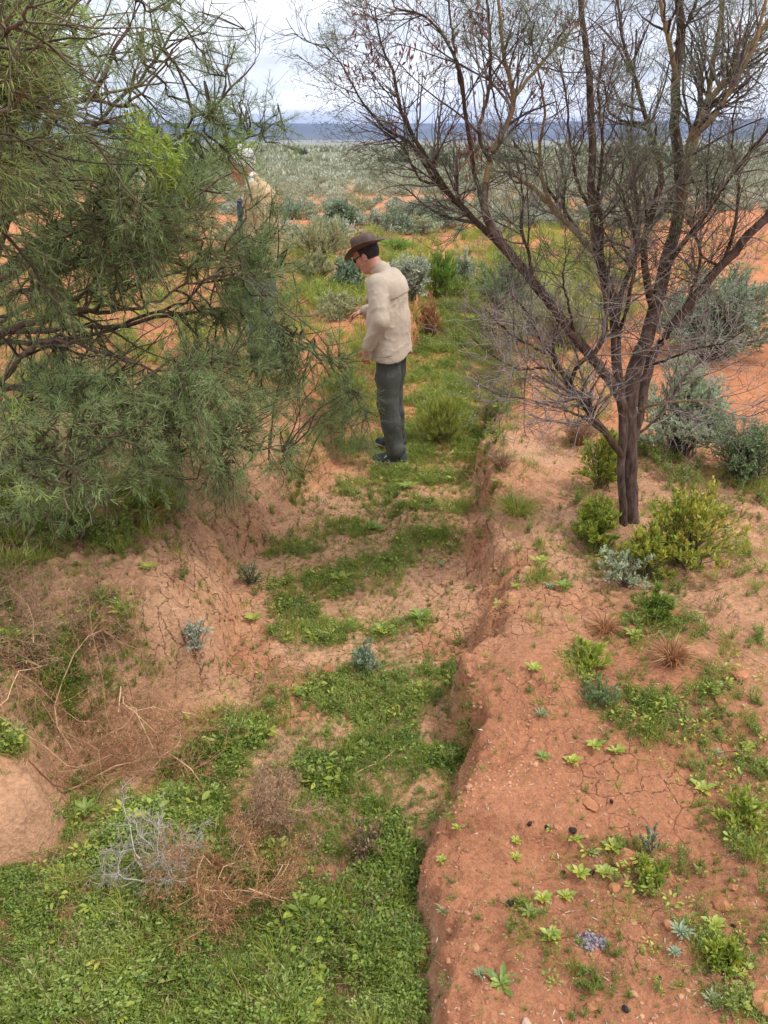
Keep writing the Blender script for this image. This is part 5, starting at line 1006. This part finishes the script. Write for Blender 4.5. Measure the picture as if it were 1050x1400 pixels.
S_('dry_stalk_clump', 'plant', 'upright tan dry stalks at the right end of the rusty tumbleweed', 500, 1180, 64, 96, 'shrub', M_dry, L=.02, W=.006, nst=30, n2=60, per=5, r0=.0025, updir=.9)
S_('grass_spike', 'grass', 'single tall pale seed spike in the foreground clover', 462, 1380, 16, 120, 'shrub', M_grass, L=.012, W=.005, nst=2, n2=14, per=14, r0=.0016, updir=1.5, spread=.05)
# rosette weeds: each one its own
ROS = [(626, 1132, 26, 'yg', 'yellowing rosette weed at the brink of the right bank, next to the ledge notch'), (603, 1178, 22, 'yg', 'pale small rosette weed nearest the brink of the foreground bank'), (706, 1150, 26, 'yg', 'yellow-green rosette weed below the two dark droppings'), (705, 1174, 26, 'yg', 'drooping yellow rosette weed just under another on the bare bank'),
 (785, 1150, 34, 'yg', 'leafy green rosette weed beside the dropping under the ledge'), (838, 1162, 46, 'yg', 'large yellow-green rosette weed behind the large orange stone'), (791, 1198, 44, 'yg', 'large yellow-green rosette weed left of its twin near the orange stone'), (826, 1196, 46, 'yg', 'yellow-green rosette weed just left below the large orange stone'),
 (742, 1232, 42, 'yg', 'upright yellow-green rosette weed in the middle of the bare foreground bank'), (724, 1248, 34, 'g', 'duller rosette weed touching the upright yellow-green one'), (773, 1228, 36, 'yg', 'yellow-green rosette weed right of the upright one'), (753, 1284, 44, 'yg', 'spread yellow-green rosette weed left of the dark crust clump'),
 (813, 1168, 30, 'bg', 'small blue-green star rosette left of the large orange stone'), (930, 1278, 66, 'bg', 'largest blue-green star rosette on the cracked soil at lower right'), (922, 1304, 44, 'bg', 'smaller blue-green star rosette just below the largest one'), (685, 1345, 62, 'g', 'flat dark green rosette weed at the bottom, centre of the bank'),
 (657, 1334, 36, 'gg', 'grey fuzzy rosette left of the flat dark green one'), (975, 1268, 46, 'yg', 'yellow-green rosette weed between the orange cube stone and right edge'), (972, 1368, 50, 'bg', 'blue-green rosette low at the right near the bottom edge'), (960, 1082, 44, 'yg', 'yellow-leaved rosette weed left of the right-edge weed patch'),
 (606, 1246, 34, 'gg', 'grey-green rosette weed near the brink of the foreground bank, half way down'), (737, 772, 40, 'yg', 'yellow-green rosette weed on the right bank left of the tree bush'), (750, 803, 34, 'bg', 'dull blue-green star rosette, left one of the touching pair'), (770, 805, 40, 'dg', 'bright dark-green star rosette, right one of the touching pair'),
 (705, 803, 24, 'yg', 'small straw-green rosette alone on the cracked bank top'), (574, 848, 56, 'dg', 'large leafy green rosette on the cracked gully floor by the right wall'), (523, 866, 46, 'yg', 'yellow-green rosette left below the large green one on the gully floor'), (427, 872, 44, 'yg', 'yellow-green rosette among cover in the middle of the gully'),
 (345, 850, 40, 'yg', 'bright rosette at the foot of the left slope'), (609, 808, 28, 'g', 'small green rosette between floor cracks near the right wall'), (603, 776, 26, 'gg', 'spiky grey rosette between floor cracks, farther than the small green one'), (465, 795, 46, 'yg', 'yellow-green rosette in the green strip of the gully'),
 (509, 725, 44, 'dg', 'green rosette with one yellow leaf below the man feet'), (202, 778, 34, 'yg', 'bright yellow-green rosette on the upper left bank'), (177, 812, 24, 'yg', 'small yellow rosette below the bright one on the left bank'), (865, 872, 42, 'yg', 'yellow-green rosette above the rusty tuft on the right bank'), (740, 980, 34, 'gg', 'grey-green rosette with upright stalk in the bare right bank'),
 (812, 1022, 40, 'yg', 'yellow-green rosette, left of three in the row under the weeds'), (842, 1030, 36, 'yg', 'green-tipped rosette, middle of the row under the weeds'), (782, 1044, 36, 'yl', 'brightest yellow rosette just above the ledge'), (742, 1036, 28, 'g', 'small green rosette left of the brightest yellow one'), (982, 1032, 30, 'bg', 'blue-green rosette below the pale orange stone'), (1022, 1024, 36, 'yg', 'yellow rosette at the right edge above the weed patch'),
 (730, 918, 36, 'yg', 'straw-tinged rosette at the top of the steep right wall'), (410, 950, 30, 'dg', 'dark green tight rosette on the red gully soil'), (645, 440, 40, 'dg', 'bright green leafy rosette far back on the gully floor'), (556, 668, 40, 'dg', 'bright green rosette in the gully just below the man'), (240, 1085, 60, 'dg', 'broad-leaved light green plant above the grey dead bush'), (118, 1110, 52, 'dg', 'broad-leaved green plant beside the bare soil lump'), (545, 1382, 50, 'yl', 'yellow-green broad-leaved plant at the bottom edge of the clover')]
RM = dict(yg=(M_yelg, 13, .20, .5), yl=(M_yelg, 12, .24, .6), g=(M_green, 14, .18, .35), dg=(M_green, 18, .16, .45), bg=(M_saltb, 24, .10, .55), gg=(M_greyg, 18, .10, .6))
for i, (u, v, s, kd, lb) in enumerate(ROS):
    p = g1(u, v); m = dep(p); mat, n, wr, rise = RM[kd]; R = s*m*.47*(.72 if kd == 'bg' else 1)
    o = rosette_geo(np.random.default_rng(500+i), R, n, R*wr*2, rise).ob('rosette_weed', mat); o.location = p; tag(o, lb, 'weed', 'rosette weeds on the banks and gully floor')
# dead branch tangles and tumbleweeds
def tangle(name, label, u, v, w_, h_, mat, nst, n2, n3, r0, seed, lift=.5, fine=None, spread=1.0, up=.0):
    rgt = np.random.default_rng(seed); p = g1(u, v); m = dep(p); R = w_*m/2; H = h_*m*.8
    root = empty(name, p, label, 'dead branches')
    a = rgt.random(nst)*6.283; o = rgt.random(nst)**.6*R*.8*spread; P = np.stack([o*np.cos(a), o*np.sin(a)*.7, rgt.uniform(.0, lift, nst)*H], 1); d = unit(rgt.normal(size=(nst, 3))*np.array([1, .8, .45])+np.array([0, 0, up])); out = [P]
    for q in range(8):
        d = unit(d+rgt.normal(size=d.shape)*.34-np.concatenate([P[:, :2]/R*.25, ((P[:, 2:]/H)-.45)*.5], 1)); P = P+d*R*.17; P = np.c_[P[:, :2], np.maximum(P[:, 2], .01)]; out.append(P)
    A = np.stack(out, 1); X = A[..., 0]+p[0]; Y = A[..., 1]+p[1]; A[..., 2] += np.maximum(gz(X, Y)-p[2], -.04)
    AR = np.linspace(1, .3, 9)[None]*r0*rgt.uniform(.4, 1.1, nst)[:, None]
    B, BR, _ = grow(A, AR, n2, (R*.2, R*.6), (.3, 1.1), K=6, up=.03, wig=.22, tmin=.05, rscale=.6, rmin=.0009, rg=rgt); Cc, CR, _ = grow(B, BR, n3, (R*.08, R*.24), (.4, 1.2), K=4, up=.03, wig=.3, tmin=.05, rscale=.7, rmin=.0007, rg=rgt)
    g = Geo(); tubes(A, AR, 5, None, g, rgt); g.ob('branches', mat, root); g = Geo(); tubes(B, BR, 3, None, g, rgt); tubes(Cc, CR, 3, None, g, rgt)
    if fine is not None:
        n = len(Cc)*2; i = rgt.integers(0, len(Cc), n); leaves(Cc[i, 2], rgt.normal(size=(n, 3)), rgt.uniform(.005, .012, n), .003, g, rg=rgt)
    g.ob('twigs', fine or mat, root)
tangle('dead_bush', 'bleached grey dead bush lying in the foreground clover', 228, 1205, 150, 130, M_dead, 20, 420, 1700, .0028, 3, .6)
tangle('tumbleweed', 'rusty brown tumbleweed in the clover, right of the bleached dead bush', 325, 1225, 190, 140, M_deado, 22, 560, 2800, .0024, 5, .6, M_dryo)
tangle('tumbleweed', 'wispy upright rusty-brown dead plant leaning above the tumbleweed', 385, 1155, 110, 165, M_deado, 20, 480, 2600, .0015, 8, .8, M_dry, up=.6)

tangle('dead_branches', 'orange-tan dead branches sprawled across the clover below the left bank', 160, 1035, 270, 90, M_deado, 30, 520, 2200, .0030, 12, .45, M_dryo)
tangle('dead_bush', 'pinkish brown wispy dead bush at the left edge of the left bank', 18, 880, 170, 100, M_deado, 16, 460, 2000, .0014, 15, .5, M_dry, up=.2)
tangle('dead_bush', 'grey-brown dead twigs under the needle-leaved tree', 40, 700, 220, 110, M_dead, 34, 260, 600, .004, 18, .9, up=.3)
for (u0, v0, u1, v1, r, lb) in ((40, 1042, 185, 1040, .0026, 'straight tan dry stick across the top of the bare soil lump'), (900, 830, 1048, 915, .0016, 'thin pale curved twig lying on the cracked soil at right'), (545, 1025, 470, 1075, .002, 'short pale twig lying on the gully floor above the clover')):
    a = g1(u0, v0); b = g1(u1, v1); t = np.linspace(0, 1, 7)[:, None]; P = a*(1-t)+b*t; P[:, 2] = gz(P[:, 0], P[:, 1])+.012; P[1:-1, :2] += rg.normal(size=(5, 2))*.006
    o = tubes((P-a)[None], np.full((1, 7), r), 6, None, None, rg).ob('dry_stick', M_deado); o.location = a; tag(o, lb, 'stick', 'dry sticks on the ground')
# stones
def rock(name, label, cat, u, v, s, mat, seed, flat=.6, group=None, part=0):
    rgt = np.random.default_rng(seed); p = g1(u, v); r = s*dep(p)/2
    n = 24; th = np.linspace(0, np.pi, n//2+1); ph = np.arange(n)*2*np.pi/n; T, Pp = np.meshgrid(th, ph, indexing='ij'); D = np.stack([np.sin(T)*np.cos(Pp), np.sin(T)*np.sin(Pp), np.cos(T)], -1).reshape(-1, 3)
    pl = rnd_dir(16, rgt); k = np.min(np.where(D@pl.T > .05, rgt.uniform(.62, .95, 16)[None]/np.maximum(D@pl.T, .05), 9), 1); k = np.minimum(k, 1.2)*(1+.16*(fbm(D[:, 0]*3+seed, D[:, 1]*3+D[:, 2]*2, seed, 3)-.5))
    V = D*k[:, None]*r*np.array([1, .85, flat]); i = np.arange(len(V)).reshape(n//2+1, n); Q = np.stack([i[:-1], i[1:], np.roll(i[1:], -1, 1), np.roll(i[:-1], -1, 1)], -1).reshape(-1, 4)
    V[:, 2] += r*flat*.45
    o = ob(name, mk_mesh(name, V, Q, smooth=False, mats=(mat,)), loc=p); o.rotation_euler = (0, 0, rgt.random()*3); return tag(o, label, cat, group)
for i, (u, v, s, f, lb) in enumerate([(857, 1176, 36, .75, 'largest orange stone among weeds on the foreground bank'), (988, 1240, 24, .95, 'cube-like orange stone on cracked soil at lower right'), (1042, 1375, 50, .7, 'big orange stone cut by the right edge near the bottom'), (985, 962, 22, .7, 'smooth pale orange stone on the right bank, alone above a blue-green rosette'), (924, 842, 26, .5, 'flat orange stone below the yellow-green bush'),
    (913, 1268, 16, .8, 'small orange stone touching the largest star rosette'), (1022, 1290, 12, .7, 'tiny orange stone near the right edge above the leafy clump'), (1012, 925, 30, .35, 'flat slab of orange stone by the right-edge grass'), (807, 1378, 18, .7, 'rounded orange stone at the bottom of the bank'), (765, 1380, 14, .7, 'small stone left of the rounded one at the bottom'),
    (550, 1207, 14, .8, 'clay lump on the brink where bank meets clover'), (720, 1402, 20, .5, 'pale pinkish pebble at the bottom edge'), (447, 920, 20, .9, 'dark clod by a burrow hole in the gully floor'), (840, 1215, 22, .4, 'flat crumbled orange lump under the largest stone'), (805, 1100, 26, .3, 'flat orange crumb of ledge in the bank centre'), (1002, 1215, 14, .5, 'small orange chip above the cube-like stone')]):
    rock('stone', lb, 'stone', u, v, s, M_rock if i not in (11,) else M_rockp, 60+i, f, 'stones on the right bank and gully floor')
for i, (u, v, s, lb) in enumerate([(724, 1131, 14, 'dark dropping, left of the pair under the ledge'), (748, 1134, 14, 'dark dropping, right of the pair under the ledge'), (783, 1138, 20, 'dark broken dropping beside a rosette under the ledge'), (836, 1098, 12, 'dark dropping on bare soil above the others'), (810, 1194, 12, 'dark dropping between two yellow-green rosettes'), (770, 1194, 12, 'dark dropping just left of a yellow-green rosette'), (697, 1236, 18, 'dark dropping left of the upright yellow-green rosette'), (855, 1382, 18, 'largest dark dropping near the bottom of the bank'), (902, 1338, 12, 'dark dropping on brown soil left of the lowest leafy clump'), (1002, 1266, 12, 'dark dropping near the cube-like orange stone')]):
    rock('animal_dropping', lb, 'dropping', u, v, s*.62, M_dung, 90+i, .8, 'animal droppings on the right bank')
p = g1(808, 1288); m = dep(p); n = 60; a = rg.random(n)*6.283; r_ = rg.random(n)**.7*19*m; P = np.stack([r_*np.cos(a)*1.2, r_*np.sin(a)*.7, rg.random(n)*.008], 1)
g = scatter([pebble(rg, 1) for _ in range(5)], P, rg.uniform(.004, .009, n), rg, 1.0); P2 = np.repeat(P, 3, 0); leaves(P2, rg.normal(size=P2.shape)+np.array([0, 0, .4]), rg.uniform(.008, .022, len(P2)), .003, g, rg=rg)
o = g.ob('withered_plant', M_clod, smooth=False); o.location = p; tag(o, 'purple-black withered plant crumbs in the middle of the foreground bank', 'dead plant')

# ---------------------------------------------------------------- the saltbush plain
protos = []
pr = np.random.default_rng(321)
for k, (mat, R, H, L, W) in enumerate([(M_salt, .42, .42, .075, .030), (M_salt, .36, .32, .07, .028), (M_saltb, .46, .48, .08, .030), (M_oliv, .42, .38, .085, .018), (M_salt, .5, .36, .08, .03), (M_saltb, .34, .30, .07, .026), (M_oliv, .34, .28, .08, .016), (M_dry, .3, .26, .06, .016)]):
    gs, gl = shrub_geo(pr, R, H, 24, 120, 6, L, W, r0=.006)
    r = empty('saltbush', (0, 0, 0), 'low grey-green saltbush growing on the red plain', 'bush', 'low shrubs scattered over the plain'); gs.ob('stems', M_wstem, r); gl.ob('foliage', mat, r); protos.append([r, False])
lab = ['low silvery grey-green saltbush growing out on the red plain', 'low silvery grey-green saltbush growing out on the red plain', 'low dark grey-green saltbush growing out on the red plain', 'low pale olive shrub growing out on the red plain', 'low silvery grey-green saltbush growing out on the red plain', 'low dark grey-green saltbush growing out on the red plain', 'low pale olive shrub growing out on the red plain', 'low dead brown shrub growing out on the red plain']
grp = ['silvery saltbushes on the plain', 'silvery saltbushes on the plain', 'dark saltbushes on the plain', 'olive shrubs on the plain', 'silvery saltbushes on the plain', 'dark saltbushes on the plain', 'olive shrubs on the plain', 'dead shrubs on the plain']
def plain(y0, y1, n, rg):
    y = np.sqrt(rg.uniform(y0**2, y1**2, n)); x = rg.uniform(-.60, .60, n)*y*1.02
    cl = fbm(x/5.5+11, y/5.5, 501, 3); patch = fbm(x/13+3, y/16, 505, 3)
    dens = np.interp(y, [12, 20, 30, 45, 80], [.35, .55, .85, 1.0, 1.0]); keep = (cl+.25*dens > .50+.06*(1-dens)) & ((patch < .55+.3*ss(30, 70, y)))
    return x[keep], y[keep]
x, y = plain(12.5, 46, 2300, pr); z = gz(x, y); o = np.argsort(np.hypot(x, y)); x, y, z = x[o], y[o], z[o]
okk = ~((np.abs(x-.9) < 1.3) & (y < 14.5)); x, y, z = x[okk], y[okk], z[okk]
ni = 285; which = pr.choice(8, len(x), p=[.2, .16, .15, .12, .13, .1, .09, .05])
for i in range(min(ni, len(x))):
    k = which[i]; s = float(pr.uniform(.5, 1.25))*(1-.28*float(ss(18, 32, np.float64(y[i])))); r, used = protos[k]
    if not used: protos[k][1] = True; r.location = (x[i], y[i], z[i]-.02); r['label'] = lab[k]; r['group'] = grp[k]; r.rotation_euler = (0, 0, pr.random()*6)
    else: clone(r, (x[i], y[i], z[i]-.02), pr.random()*6.28, (s, s, s*float(pr.uniform(.8, 1.15))), lab[k], grp[k])
# beyond those the scrub is one mass, coarser with distance
def lod(n, L, W, R=.42, H=.4):
    a = pr.random(n)*6.283; e = np.arcsin(pr.random(n)**.7); P = np.stack([R*np.cos(e)*np.cos(a), R*np.cos(e)*np.sin(a), H*np.sin(e)], 1)*pr.uniform(.5, 1, n)[:, None]; g = Geo(); leaves(P, P+np.array([0, 0, .3])+pr.normal(size=P.shape)*.2, pr.uniform(L*.6, L*1.2, n), pr.uniform(W*.7, W*1.3, n), g, rg=pr); return g.get()
M_scrub = leaf_mat('far_scrub_leaf', [(.22, .22, .13), (.34, .35, .22), (.47, .48, .35), (.60, .60, .50)], 0.1, 0.02)
g = Geo(); xa, ya = x[ni:], y[ni:]; scatter([lod(200, .13, .045) for _ in range(6)], np.c_[xa, ya, z[ni:]], pr.uniform(.45, 1.0, len(xa)), pr, .75, g, 0)
for (a, b, n, items, s0) in ((46, 110, 12000, [lod(46, .24, .09) for _ in range(6)], .78), (110, 260, 21000, [lod(14, .42, .24) for _ in range(6)], 1.25), (260, 620, 26000, [lod(6, .8, .6, .6, .5) for _ in range(6)], 2.0)):
    xx, yy = plain(a, b, n, pr); P = np.c_[xx, yy, gz(xx, yy)]; scatter(items, P, s0*pr.uniform(.6, 1.4, len(P)), pr, .75, g, 0)
tag(g.ob('scrub_cover', M_scrub), kind='stuff')
# darker bushes and small trees dotting the far plain
xx = pr.uniform(-.55, .55, 260); yy = pr.uniform(75, 520, 260); xx = xx*yy; P = np.c_[xx, yy, gz(xx, yy)]
g = scatter([lod(80, .5, .30, .9, 1.2) for _ in range(5)], P, pr.uniform(.5, 1.35, 260), pr, .5, Geo(), 0); tag(g.ob('far_bush_cover', leaf_mat('far_bush_leaf', [(.05, .065, .04), (.09, .11, .065), (.15, .18, .11)], .1, .05)), kind='stuff')
